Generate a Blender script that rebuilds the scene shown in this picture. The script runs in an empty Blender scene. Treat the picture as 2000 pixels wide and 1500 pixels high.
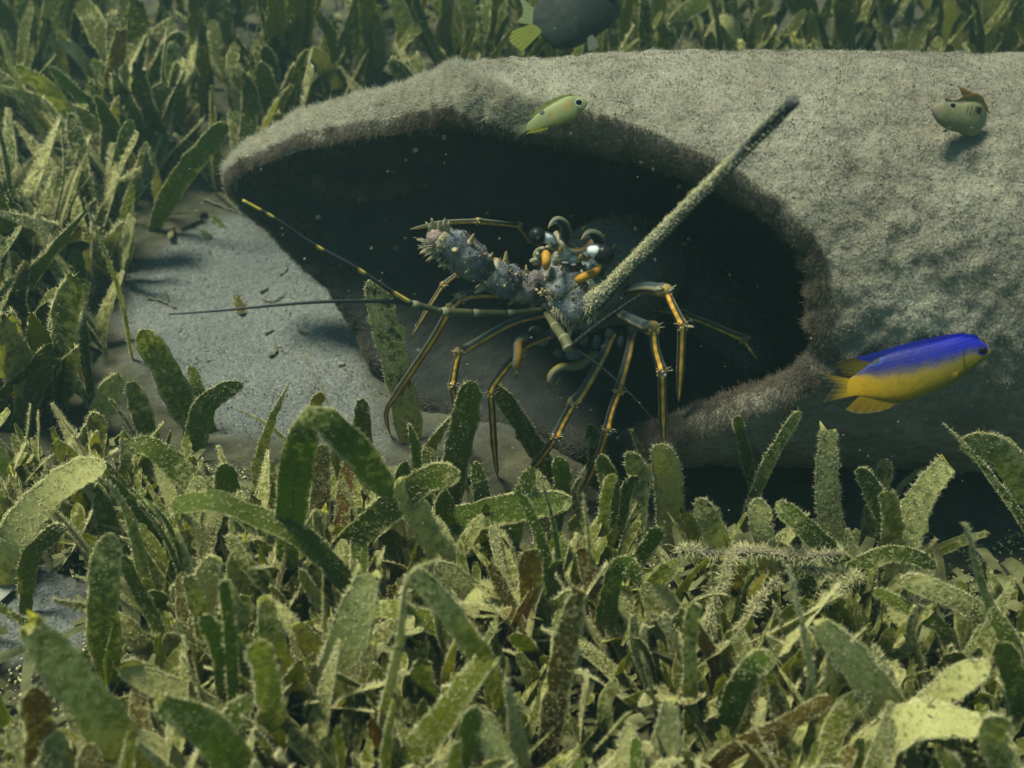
import bpy, math, random
import numpy as np
from mathutils import Vector

# ------------------------------------------------------------------ camera, world, sun, exposure
SC = bpy.context.scene
COL = SC.collection
CM = 0.01                                   # all coordinates below are centimetres
FPX, PITCH = 2145.0, math.radians(35)
CAM = np.array([0.0, -38.4, 28.4])
FWD = np.array([0, math.cos(PITCH), -math.sin(PITCH)])
UPV = np.array([0, math.sin(PITCH), math.cos(PITCH)])
RGT = np.array([1.0, 0, 0])

cd = bpy.data.cameras.new('camera')
cam = bpy.data.objects.new('camera', cd); COL.objects.link(cam)
cam.location = Vector(CAM * CM)
cam.rotation_euler = (math.pi / 2 - PITCH, 0, 0)
cd.sensor_width = 36.0; cd.lens = 36.0 * FPX / 2000.0
cd.clip_start = 0.01; cd.clip_end = 60.0
cd.dof.use_dof = True; cd.dof.focus_distance = 0.415; cd.dof.aperture_fstop = 13.0
SC.camera = cam

SUN_DIR = Vector((-0.32, 0.11, 0.94)).normalized()
W = bpy.data.worlds.new('World'); SC.world = W; W.use_nodes = True
wn = W.node_tree; wn.nodes.clear()
sky = wn.nodes.new('ShaderNodeTexSky'); sky.sky_type = 'NISHITA'; sky.sun_disc = False
sky.sun_elevation = math.asin(SUN_DIR.z)
sky.sun_rotation = math.atan2(SUN_DIR.x, SUN_DIR.y)
tint = wn.nodes.new('ShaderNodeMixRGB'); tint.blend_type = 'MULTIPLY'; tint.inputs[0].default_value = 1.0
tint.inputs[2].default_value = (0.62, 0.94, 0.82, 1)      # daylight filtered by shallow green water
bg = wn.nodes.new('ShaderNodeBackground'); bg.inputs[1].default_value = 0.085
wo = wn.nodes.new('ShaderNodeOutputWorld')
wn.links.new(sky.outputs[0], tint.inputs[1]); wn.links.new(tint.outputs[0], bg.inputs[0]); wn.links.new(bg.outputs[0], wo.inputs[0])

sl = bpy.data.lights.new('sun', 'SUN'); sl.energy = 5.0; sl.angle = math.radians(14.0); sl.color = (0.97, 1.0, 0.82)
so = bpy.data.objects.new('sun', sl); COL.objects.link(so)
so.rotation_euler = SUN_DIR.to_track_quat('Z', 'Y').to_euler()
so.location = (-0.5, 0.5, 1.5)

SC.view_settings.view_transform = 'Standard'; SC.view_settings.look = 'None'
SC.view_settings.exposure = 0.62; SC.view_settings.gamma = 1.0
SC.view_settings.use_curve_mapping = False
SC.render.engine = 'CYCLES'
SC.cycles.max_bounces = 6; SC.cycles.diffuse_bounces = 3; SC.cycles.volume_bounces = 0
SC.cycles.transmission_bounces = 3; SC.cycles.use_denoising = True
SC.cycles.transparent_max_bounces = 8

random.seed(7)
RNG = np.random.default_rng(11)

# ------------------------------------------------------------------ helpers
def ray(px, py):
    return FWD + (px - 1000) / FPX * RGT - (py - 750) / FPX * UPV

def at_y(px, py, y):                       # point of a sight line on the plane y = const
    d = ray(px, py)
    return CAM + d * ((y - CAM[1]) / d[1])

def at_d(px, py, D):                       # point at camera depth D
    return CAM + D * ray(px, py)

def project(P):
    v = np.asarray(P) - CAM
    z = v @ FWD
    return 1000 + FPX * (v @ RGT) / z, 750 - FPX * (v @ UPV) / z

def _h(ix, iy, iz, seed):
    n = (ix.astype(np.int64) * 374761393 + iy.astype(np.int64) * 668265263 + iz.astype(np.int64) * 2147483647 + seed * 974634777) & 0xFFFFFFFF
    n = ((n ^ (n >> 13)) * 1274126177) & 0xFFFFFFFF
    n = ((n ^ (n >> 16)) * 2246822519) & 0xFFFFFFFF
    return ((n ^ (n >> 15)) & 0xFFFFFF) / float(0xFFFFFF)

def noise3(x, y, z, seed=0):
    x, y, z = np.broadcast_arrays(np.asarray(x, float), np.asarray(y, float), np.asarray(z, float))
    ix, iy, iz = np.floor(x), np.floor(y), np.floor(z)
    fx, fy, fz = x - ix, y - iy, z - iz
    fx = fx * fx * (3 - 2 * fx); fy = fy * fy * (3 - 2 * fy); fz = fz * fz * (3 - 2 * fz)
    def c(a, b, d): return _h(ix + a, iy + b, iz + d, seed)
    x00 = c(0,0,0) * (1-fx) + c(1,0,0) * fx; x10 = c(0,1,0) * (1-fx) + c(1,1,0) * fx
    x01 = c(0,0,1) * (1-fx) + c(1,0,1) * fx; x11 = c(0,1,1) * (1-fx) + c(1,1,1) * fx
    return ((x00 * (1-fy) + x10 * fy) * (1-fz) + (x01 * (1-fy) + x11 * fy) * fz) * 2 - 1

def fbm(x, y, z, oct=4, seed=0):
    s = 0; a = 1.0; f = 1.0; t = 0
    for o in range(oct):
        s = s + a * noise3(x * f, y * f, z * f, seed + o * 17); t += a; a *= 0.5; f *= 2.03
    return s / t

def catmull(P, n):
    P = np.asarray(P, float)
    if len(P) == 2:
        t = np.linspace(0, 1, n)[:, None]; return P[0] * (1 - t) + P[1] * t
    Q = np.vstack([2 * P[0] - P[1], P, 2 * P[-1] - P[-2]])
    seg = np.linalg.norm(np.diff(P, axis=0), axis=1); cum = np.concatenate([[0], np.cumsum(seg)])
    s = np.linspace(0, cum[-1], n); out = []
    for v in s:
        i = min(int(np.searchsorted(cum, v, side='right') - 1), len(P) - 2)
        t = (v - cum[i]) / max(seg[i], 1e-9)
        a, b, c, d = Q[i], Q[i+1], Q[i+2], Q[i+3]
        out.append(0.5 * (2*b + (c-a)*t + (2*a-5*b+4*c-d)*t*t + (3*b-a-3*c+d)*t**3))
    return np.array(out)

def unit(v):
    v = np.asarray(v, float); return v / np.maximum(np.linalg.norm(v, axis=-1, keepdims=True), 1e-12)

def mesh_from(name, V, faces, mats, midx=None, uv=None, col=None, smooth=True, origin=None):
    """V in cm; faces list of tuples or an (n,3|4) array; uv, col per vertex"""
    V = np.asarray(V, float)
    if origin is not None: V = V - np.asarray(origin)
    me = bpy.data.meshes.new(name)
    F = faces.tolist() if isinstance(faces, np.ndarray) else faces
    me.from_pydata((V * CM).tolist(), [], F)
    for m in mats: me.materials.append(m)
    if midx is not None: me.polygons.foreach_set('material_index', np.asarray(midx, dtype=np.int32))
    if smooth: me.polygons.foreach_set('use_smooth', np.ones(len(me.polygons), dtype=bool))
    li = None
    if uv is not None:
        li = np.empty(len(me.loops), dtype=np.int32); me.loops.foreach_get('vertex_index', li)
        l = me.uv_layers.new(name='UVMap'); l.data.foreach_set('uv', np.asarray(uv, dtype=np.float32)[li].ravel())
    if col is not None:
        c = np.ones((len(V), 4), dtype=np.float32); c[:, :3] = col
        a = me.color_attributes.new('col', 'FLOAT_COLOR', 'POINT'); a.data.foreach_set('color', c.ravel())
    me.update()
    return me

def link(name, data, parent=None, loc=None, color=None, kind=None):
    o = bpy.data.objects.new(name, data); COL.objects.link(o)
    if parent is not None: o.parent = parent
    if loc is not None: o.location = Vector(np.asarray(loc) * CM)
    if color is not None: o.color = color
    if kind: o['kind'] = kind
    return o

def tag(o, label, cat, group=None):
    o['label'] = label; o['category'] = cat
    if group: o['group'] = group
    return o

def thing(name, label, cat, loc, group=None):
    return tag(link(name, None, loc=loc), label, cat, group)

def hair(name, roots, tips, rad, mat, parent, origin, bend=0.3, npt=4):
    """fine filaments as a curves object: roots and tips in cm"""
    n = len(roots)
    hc = bpy.data.hair_curves.new(name); hc.add_curves([npt] * n)
    mid = RNG.normal(size=(n, 3)) * np.linalg.norm(tips - roots, axis=1, keepdims=True) * bend
    t = np.linspace(0, 1, npt)[None, :, None]
    P = roots[:, None] * (1 - t) + tips[:, None] * t + mid[:, None] * (t * t) 
    P = (P - np.asarray(origin)) * CM
    hc.attributes['position'].data.foreach_set('vector', P.astype(np.float32).ravel())
    ra = hc.attributes.new('radius', 'FLOAT', 'POINT') if 'radius' not in hc.attributes else hc.attributes['radius']
    R = (np.asarray(rad).reshape(-1, 1) * np.linspace(1, 0.45, npt)[None, :] * np.ones((n, 1))) * CM
    ra.data.foreach_set('value', R.astype(np.float32).ravel())
    hc.materials.append(mat)
    return link(name, hc, parent, kind='stuff')

# ------------------------------------------------------------------ materials
class NT:
    def __init__(s, name):
        s.m = bpy.data.materials.new(name); s.m.use_nodes = True
        s.t = s.m.node_tree; s.t.nodes.clear()
    def n(s, typ, ins=None, **kw):
        nd = s.t.nodes.new(typ)
        for k, v in kw.items(): setattr(nd, k, v)
        for k, v in (ins or {}).items():
            if isinstance(v, bpy.types.NodeSocket): s.t.links.new(v, nd.inputs[k])
            else: nd.inputs[k].default_value = v
        return nd
    def coord(s): return s.n('ShaderNodeTexCoord').outputs['Object']
    def noise(s, vec, scale, detail=4, rough=0.55, out='Fac'):
        return s.n('ShaderNodeTexNoise', {'Vector': vec, 'Scale': scale, 'Detail': detail, 'Roughness': rough}).outputs[out]
    def vor(s, vec, scale, out='Distance', feature='F1'):
        return s.n('ShaderNodeTexVoronoi', {'Vector': vec, 'Scale': scale}, feature=feature).outputs[out]
    def ramp(s, fac, stops, interp='LINEAR'):
        r = s.n('ShaderNodeValToRGB', {0: fac}); e = r.color_ramp; e.interpolation = interp
        while len(e.elements) < len(stops): e.elements.new(0.5)
        for el, (p, c) in zip(e.elements, stops):
            el.position = p; el.color = (c, c, c, 1) if not hasattr(c, '__len__') else (*c, 1)
        return r.outputs[0]
    def mix(s, fac, a, b, mode='MIX'):
        nd = s.n('ShaderNodeMixRGB', blend_type=mode)
        for k, v in ((0, fac), (1, a), (2, b)):
            if isinstance(v, bpy.types.NodeSocket): s.t.links.new(v, nd.inputs[k])
            else: nd.inputs[k].default_value = (*v, 1) if hasattr(v, '__len__') and len(v) == 3 else v
        return nd.outputs[0]
    def math(s, op, a, b=0.0, clamp=False):
        nd = s.n('ShaderNodeMath', operation=op, use_clamp=clamp)
        for k, v in ((0, a), (1, b)):
            if isinstance(v, bpy.types.NodeSocket): s.t.links.new(v, nd.inputs[k])
            else: nd.inputs[k].default_value = v
        return nd.outputs[0]
    def bump(s, h, dist, strength=1.0, normal=None):
        i = {'Height': h, 'Distance': dist, 'Strength': strength}
        if normal is not None: i['Normal'] = normal
        return s.n('ShaderNodeBump', i).outputs[0]
    def out(s, sh):
        s.n('ShaderNodeOutputMaterial', {'Surface': sh}); return s.m
    def pbsdf(s, color, rough=0.7, normal=None, spec=0.3, **kw):
        i = {'Base Color': color if isinstance(color, bpy.types.NodeSocket) else (*color, 1), 'Roughness': rough, 'Specular IOR Level': spec}
        if normal is not None: i['Normal'] = normal
        i.update(kw)
        return s.n('ShaderNodeBsdfPrincipled', i).outputs[0]

def m_sand():
    k = NT('sand'); c = k.coord(); bed = k.n('ShaderNodeVertexColor', layer_name='col').outputs[0]
    big = k.noise(c, 9, 4); fine = k.noise(c, 900, 3, 0.7); grain = k.vor(c, 1300, 'Color')
    col = k.ramp(big, [(0.3, (0.084, 0.090, 0.086)), (0.7, (0.148, 0.150, 0.132))])
    g = k.n('ShaderNodeRGBToBW', {0: grain}).outputs[0]
    col = k.mix(1.0, col, k.ramp(g, [(0.15, 0.45), (0.5, 1.0), (0.82, 1.08), (0.95, 1.9)]), 'MULTIPLY')
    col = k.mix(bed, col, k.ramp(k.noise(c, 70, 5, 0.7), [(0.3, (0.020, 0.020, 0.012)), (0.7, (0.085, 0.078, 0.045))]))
    mid = k.noise(c, 160, 4, 0.65)
    nb = k.bump(mid, 0.003, 0.6); nb = k.bump(fine, 0.0012, 0.8, nb)
    return k.out(k.pbsdf(col, 0.95, nb, 0.15))

def m_pipe():
    k = NT('pipe_crust'); c = k.coord()
    big = k.noise(c, 22, 5, 0.6); lump = k.noise(c, 230, 5, 0.68); fine = k.noise(c, 950, 3, 0.7)
    col = k.ramp(big, [(0.30, (0.14, 0.124, 0.09)), (0.5, (0.21, 0.19, 0.137)), (0.68, (0.275, 0.255, 0.187))])
    col = k.mix(0.7, col, k.ramp(lump, [(0.3, 0.62), (0.55, 1.0), (0.75, 1.2)]), 'MULTIPLY')
    col = k.mix(0.5, col, k.ramp(fine, [(0.3, 0.7), (0.6, 1.1)]), 'MULTIPLY')
    nb = k.bump(lump, 0.0045, 0.75); nb = k.bump(fine, 0.001, 0.6, nb)
    return k.out(k.pbsdf(col, 1.0, nb, 0.1))

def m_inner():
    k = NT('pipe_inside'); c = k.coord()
    col = k.ramp(k.noise(c, 60, 5, 0.65), [(0.3, (0.010, 0.012, 0.011)), (0.7, (0.028, 0.028, 0.024))])  # near-black colour stands in for the shade inside the bore
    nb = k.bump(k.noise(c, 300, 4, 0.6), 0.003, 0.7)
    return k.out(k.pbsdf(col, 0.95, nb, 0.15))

def m_fuzz(name, a, b, scale=120, transl=0.25):
    k = NT(name); c = k.coord()
    col = k.ramp(k.noise(c, scale, 3, 0.6), [(0.3, a), (0.7, b)])
    d = k.n('ShaderNodeBsdfDiffuse', {'Color': col}).outputs[0]
    t = k.n('ShaderNodeBsdfTranslucent', {'Color': col}).outputs[0]
    return k.out(k.n('ShaderNodeMixShader', {0: transl, 1: d, 2: t}).outputs[0])

def m_blade():
    k = NT('seagrass_leaf')
    oi = k.n('ShaderNodeObjectInfo'); c = k.coord()
    uv = k.n('ShaderNodeUVMap', uv_map='UVMap').outputs[0]
    sep = k.n('ShaderNodeSeparateXYZ', {0: uv}); u, v = sep.outputs[0], sep.outputs[1]
    rnd = oi.outputs['Random']
    off = k.n('ShaderNodeCombineXYZ', {0: k.math('MULTIPLY', rnd, 7.0), 1: k.math('MULTIPLY', rnd, 3.0), 2: rnd}).outputs[0]
    cc = k.n('ShaderNodeVectorMath', {0: c, 1: off}, operation='ADD').outputs[0]
    base = oi.outputs['Color']
    vein = k.math('SINE', k.math('MULTIPLY', u, 75.0))
    cross = k.math('SINE', k.math('MULTIPLY', v, 30.0))
    base = k.mix(k.math('MULTIPLY_ADD', vein, 0.10, ), base, (0.5, 0.6, 0.3), 'MULTIPLY')
    base = k.mix(k.math('MULTIPLY', k.math('ADD', cross, 1.0), 0.10), base, (0.35, 0.45, 0.2), 'MULTIPLY')
    mid = k.ramp(k.math('ABSOLUTE', k.math('SUBTRACT', u, 0.5)), [(0.0, 0.62), (0.055, 1.0)])
    base = k.mix(0.75, base, mid, 'MULTIPLY')
    mott = k.noise(cc, 95, 5, 0.65)
    base = k.mix(k.ramp(mott, [(0.45, 0.0), (0.75, 0.40)]), base, (0.12, 0.105, 0.028))
    base = k.mix(k.ramp(k.noise(cc, 28, 3), [(0.5, 0.0), (0.75, 0.35)]), base, (0.05, 0.095, 0.03))
    # settled sediment: more on dusty blades, at the margins and on upward faces
    dn = k.noise(cc, 420, 5, 0.75); dl = k.noise(cc, 60, 3, 0.6)
    nz = k.n('ShaderNodeSeparateXYZ', {0: k.n('ShaderNodeNewGeometry').outputs['Normal']}).outputs[2]
    edge = k.ramp(k.math('ABSOLUTE', k.math('SUBTRACT', u, 0.5)), [(0.36, 0.0), (0.5, 0.16)])
    th = k.math('ADD', k.math('MULTIPLY', oi.outputs['Alpha'], 0.50), edge)
    th = k.math('ADD', th, k.math('MULTIPLY', nz, 0.07))
    th = k.math('ADD', th, k.math('MULTIPLY', k.math('SUBTRACT', dl, 0.5), 0.45))
    sed = k.math('ADD', th, k.math('SUBTRACT', dn, 0.78))
    sed = k.ramp(sed, [(0.0, 0.0), (0.16, 1.0)])
    dust = k.mix(dn, (0.34, 0.32, 0.085), (0.62, 0.58, 0.28))
    col = k.mix(k.math('MULTIPLY', sed, 0.85), base, dust)
    nb = k.bump(k.math('ADD', k.math('MULTIPLY', vein, 0.02), k.math('MULTIPLY', sed, 0.8)), 0.0005, 0.6)
    nb = k.bump(dn, 0.0008, 0.5, nb)
    d = k.pbsdf(col, 0.62, nb, 0.22)
    tcol = k.mix(1.0, col, (1.7, 1.75, 0.75), 'MULTIPLY')
    t = k.n('ShaderNodeBsdfTranslucent', {'Color': tcol}).outputs[0]
    f = k.math('MULTIPLY', sed, -0.15); f = k.math('ADD', f, 0.56)
    return k.out(k.n('ShaderNodeMixShader', {0: f, 1: d, 2: t}).outputs[0])

def m_vcol(name, rough=0.45, speck=0.0, speck_col=(0.55, 0.57, 0.60), sscale=1500, bumpd=0.0006, spec=0.4, transl=0.0, grime=0.3, bscale=700):
    k = NT(name); c = k.coord()
    base = k.n('ShaderNodeVertexColor', layer_name='col').outputs[0]
    g = k.noise(c, 260, 5, 0.7)
    base = k.mix(grime, base, k.ramp(g, [(0.3, 0.35), (0.6, 1.2)]), 'MULTIPLY')
    if speck > 0:
        vd = k.vor(c, sscale); base = k.mix(k.math('MULTIPLY', k.ramp(vd, [(0.18, 1.0), (0.42, 0.0)]), speck), base, speck_col)
    nb = k.bump(k.noise(c, bscale, 4, 0.6), bumpd, 0.7)
    s = k.pbsdf(base, rough, nb, spec)
    if transl > 0:
        t = k.n('ShaderNodeBsdfTranslucent', {'Color': base}).outputs[0]
        s = k.n('ShaderNodeMixShader', {0: transl, 1: s, 2: t}).outputs[0]
    return k.out(s)

def m_plain(name, a, b, scale=200, rough=0.8):
    k = NT(name); c = k.coord()
    n = k.noise(c, scale, 4, 0.65)
    return k.out(k.pbsdf(k.ramp(n, [(0.3, a), (0.7, b)]), rough, k.bump(n, 0.001, 0.6), 0.2))

M = dict(
    sand=m_sand(), pipe=m_pipe(), inner=m_inner(), blade=m_blade(),
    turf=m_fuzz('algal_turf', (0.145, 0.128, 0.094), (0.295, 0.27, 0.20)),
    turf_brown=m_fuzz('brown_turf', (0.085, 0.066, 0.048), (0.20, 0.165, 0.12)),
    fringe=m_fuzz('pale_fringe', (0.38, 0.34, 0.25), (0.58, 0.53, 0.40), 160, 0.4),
    crumb=m_fuzz('sediment_crumb', (0.44, 0.40, 0.17), (0.66, 0.61, 0.36), 300),
    litter=m_fuzz('dead_leaf_litter', (0.05, 0.052, 0.020), (0.19, 0.185, 0.085), 110, 0.25),
    shell=m_vcol('lobster_shell', 0.6, 0.42, (0.42, 0.42, 0.40), bumpd=0.0014, sscale=1900, spec=0.25, grime=0.7),
    leg=m_vcol('lobster_leg', 0.55, 0.06, (0.5, 0.45, 0.3), 1800, 0.0003, spec=0.12),
    gloss=m_vcol('lobster_eye_horn', 0.34, 0.0, spec=0.12, bumpd=0.0001, grime=0.1),
    fish=m_vcol('fish_skin', 0.55, 0.0, bumpd=0.0002, spec=0.2, grime=0.25),
    fin=m_vcol('fish_fin', 0.5, 0.0, bumpd=0.0002, spec=0.3, transl=0.45, grime=0.15),
    white=m_plain('white_shell', (0.13, 0.13, 0.105), (0.24, 0.235, 0.19)),
    twig=m_plain('dark_twig', (0.05, 0.045, 0.03), (0.16, 0.14, 0.09)),
    speck=m_plain('marine_snow', (0.45, 0.47, 0.4), (0.6, 0.6, 0.5)),
)

# ------------------------------------------------------------------ seabed
def ground(x, y):
    x = np.asarray(x, float); y = np.asarray(y, float)
    z = 0.22 * np.maximum(y - 15.0, 0) ** 1.0 * np.clip((y - 15) / 8, 0, 1)
    z = np.where(y > 90, 0.22 * 75 + (z - 0.22 * 75) * 0.2, z)
    z = z + 0.55 * noise3(x * 0.11, y * 0.11, 0.3, 5) + 0.22 * noise3(x * 0.37, y * 0.37, 1.7, 6)
    near = np.exp(-((y) / 7.0) ** 2) * np.clip((x + 16) / 6, 0, 1)          # trough the pipe lies in
    z = z * (1 - 0.8 * near) - 0.15 * near
    z = z + 1.25 * np.exp(-((x + 0.3) / 4.2) ** 2 - ((y + 3.2) / 3.6) ** 2)      # silt banked up in the mouth
    return z

def ground_hit(px, py):
    d = ray(px, py); z = 0.0
    for _ in range(26):
        t = (z - CAM[2]) / d[2]; p = CAM + d * t
        z = z * 0.35 + 0.65 * float(ground(p[0], p[1]))
    return p

def axis_steps(lo, hi, flo, fhi, fine, growth=1.25):
    a = list(np.arange(flo, fhi + 1e-6, fine)); s = fine
    while a[-1] < hi: s *= growth; a.append(a[-1] + s)
    s = fine
    while a[0] > lo: s *= growth; a.insert(0, a[0] - s)
    return np.array(a)

SANDPOLY = np.array([(215, 620), (270, 500), (380, 440), (470, 410), (560, 470), (660, 590), (800, 840), (800, 920), (640, 860), (470, 860), (330, 800), (250, 700)], float)
LOWPATCH = np.array([(-20, 1110), (110, 1110), (190, 1150), (190, 1230), (120, 1290), (-20, 1300)], float)
RIGHTPATCH = np.array([(1815, 900), (1900, 880), (1960, 960), (1960, 1060), (1840, 1080)], float)
def build_seabed():
    xs = axis_steps(-500, 500, -24, 24, 0.22); ys = axis_steps(-260, 700, -20, 30, 0.22)
    X, Y = np.meshgrid(xs, ys)
    Z = ground(X, Y) + 0.16 * fbm(X * 0.9, Y * 0.9, 0.0, 4, 31) + 0.05 * fbm(X * 4.0, Y * 4.0, 0.0, 2, 41)
    V = np.stack([X, Y, Z], -1).reshape(-1, 3)
    ny, nx = X.shape
    i = np.arange(ny - 1)[:, None] * nx + np.arange(nx - 1)[None, :]
    F = np.stack([i, i + 1, i + nx + 1, i + nx], -1).reshape(-1, 4)
    # organic mud under the seagrass, clean sand in the bare patches
    polys = [np.array([ground_hit(*q)[:2] for q in pl]) for pl in (SANDPOLY, LOWPATCH, RIGHTPATCH)]
    wx = V[:, 0] + 0.7 * noise3(V[:, 0] * 0.5, V[:, 1] * 0.5, 3.0, 91) + 0.25 * noise3(V[:, 0] * 2, V[:, 1] * 2, 3.0, 92)
    wy = V[:, 1] + 0.7 * noise3(V[:, 0] * 0.5, V[:, 1] * 0.5, 9.0, 93) + 0.25 * noise3(V[:, 0] * 2, V[:, 1] * 2, 9.0, 94)
    bed = np.ones(len(V))
    for pl in polys:
        c = np.zeros(len(V), bool); j = len(pl) - 1
        for a in range(len(pl)):
            with np.errstate(divide='ignore', invalid='ignore'):
                c ^= ((pl[a][1] > wy) != (pl[j][1] > wy)) & (wx < (pl[j][0]-pl[a][0])*(wy-pl[a][1])/(pl[j][1]-pl[a][1]) + pl[a][0])
            j = a
        bed[c] = 0.0
    bed[(V[:, 0] > -6 - 0.25 * V[:, 1]) & (np.abs(V[:, 1]) < 8.5)] = 0.8  # ground in and under the pipe darkened in colour as if shaded
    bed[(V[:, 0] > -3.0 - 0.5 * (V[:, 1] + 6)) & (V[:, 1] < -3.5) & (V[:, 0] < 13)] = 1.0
    B = bed.reshape(X.shape)
    for _ in range(9):
        B = (B + np.roll(B, 1, 0) + np.roll(B, -1, 0) + np.roll(B, 1, 1) + np.roll(B, -1, 1)) / 5
    o = link('seabed', mesh_from('seabed', V, F, [M['sand']], col=np.repeat(B.reshape(-1, 1), 3, 1))); o['kind'] = 'structure'
build_seabed()

def crumb_geo(pts, sizes, seed=0):
    rg = np.random.default_rng(seed); n = len(pts)
    base = unit(np.array([[0,0,1],[0.94,0,-0.33],[-0.47,0.82,-0.33],[-0.47,-0.82,-0.33],[0.2,0.3,-1.0]]))
    fc = np.array([[0,1,2],[0,2,3],[0,3,1],[4,2,1],[4,3,2],[4,1,3]])
    D = base[None] * (1 + rg.normal(size=(n, 5, 1)) * 0.25)
    A = unit(rg.normal(size=(n, 3))); B = unit(np.cross(A, rg.normal(size=(n, 3)))); Cx = np.cross(A, B)
    R = np.stack([A, B, Cx], 1)
    V = np.einsum('nij,njk->nik', D, R) * np.asarray(sizes).reshape(-1, 1, 1) + np.asarray(pts)[:, None]
    F = (fc[None] + np.arange(n)[:, None, None] * 5).reshape(-1, 3)
    return V.reshape(-1, 3), F

# ------------------------------------------------------------------ broken pipe
PR, PRI, PZ, PYAW = 7.9, 6.75, 7.55, -0.035
RIM = [(0, 10.2), (22, 9.8), (36, 9.0), (44, 8.0), (52, 6.3), (60, 4.4), (68, 2.2), (78, -0.4), (91, -1.8), (110, -2.6), (126, -3.3),
       (134, -4.4), (142, -6.6), (150, -8.8), (163, -11.3), (172, -12.3), (178, -12.8), (186, -13.0), (197, -11.5), (205, -10.4),
       (220, -8.7), (242, -6.7), (262, -5.2), (280, -2.5), (298, 2.0), (317, 4.4), (334, 5.6), (347, 7.8), (360, 10.2)]
def rim_x(th):
    a = np.degrees(th) % 360
    r = np.interp(a, [p[0] for p in RIM], [p[1] for p in RIM])
    r2 = np.interp((a + 4) % 360, [p[0] for p in RIM], [p[1] for p in RIM]); r3 = np.interp((a - 4) % 360, [p[0] for p in RIM], [p[1] for p in RIM])
    return (r + r2 + r3) / 3 + 0.28 * noise3(np.cos(th) * 9, np.sin(th) * 9, 0.5, 3) + 0.12 * noise3(np.cos(th) * 26, np.sin(th) * 26, 0.5, 4)

PIPE_ORG = np.array([6.0, 0.0, 0.0])
def pri(th):                               # the wall is thickest where growth has built up over the upper left of the mouth
    a = np.degrees(th) % 360
    return PRI - 0.85 * np.interp(a, [30, 75, 110, 165, 200, 235], [0, 0.55, 1, 1, 0.4, 0])
def pipe_point(th, x, r):
    q = np.clip((8.0 - x) / 14.0, 0, 1); sag = 0.75 * q * q * (3 - 2 * q) * np.maximum(np.sin(th), 0)      # the crown sags towards the broken mouth
    return np.stack([x, -r * np.cos(th) + PYAW * x, PZ + r * np.sin(th) - sag], -1)

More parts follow.
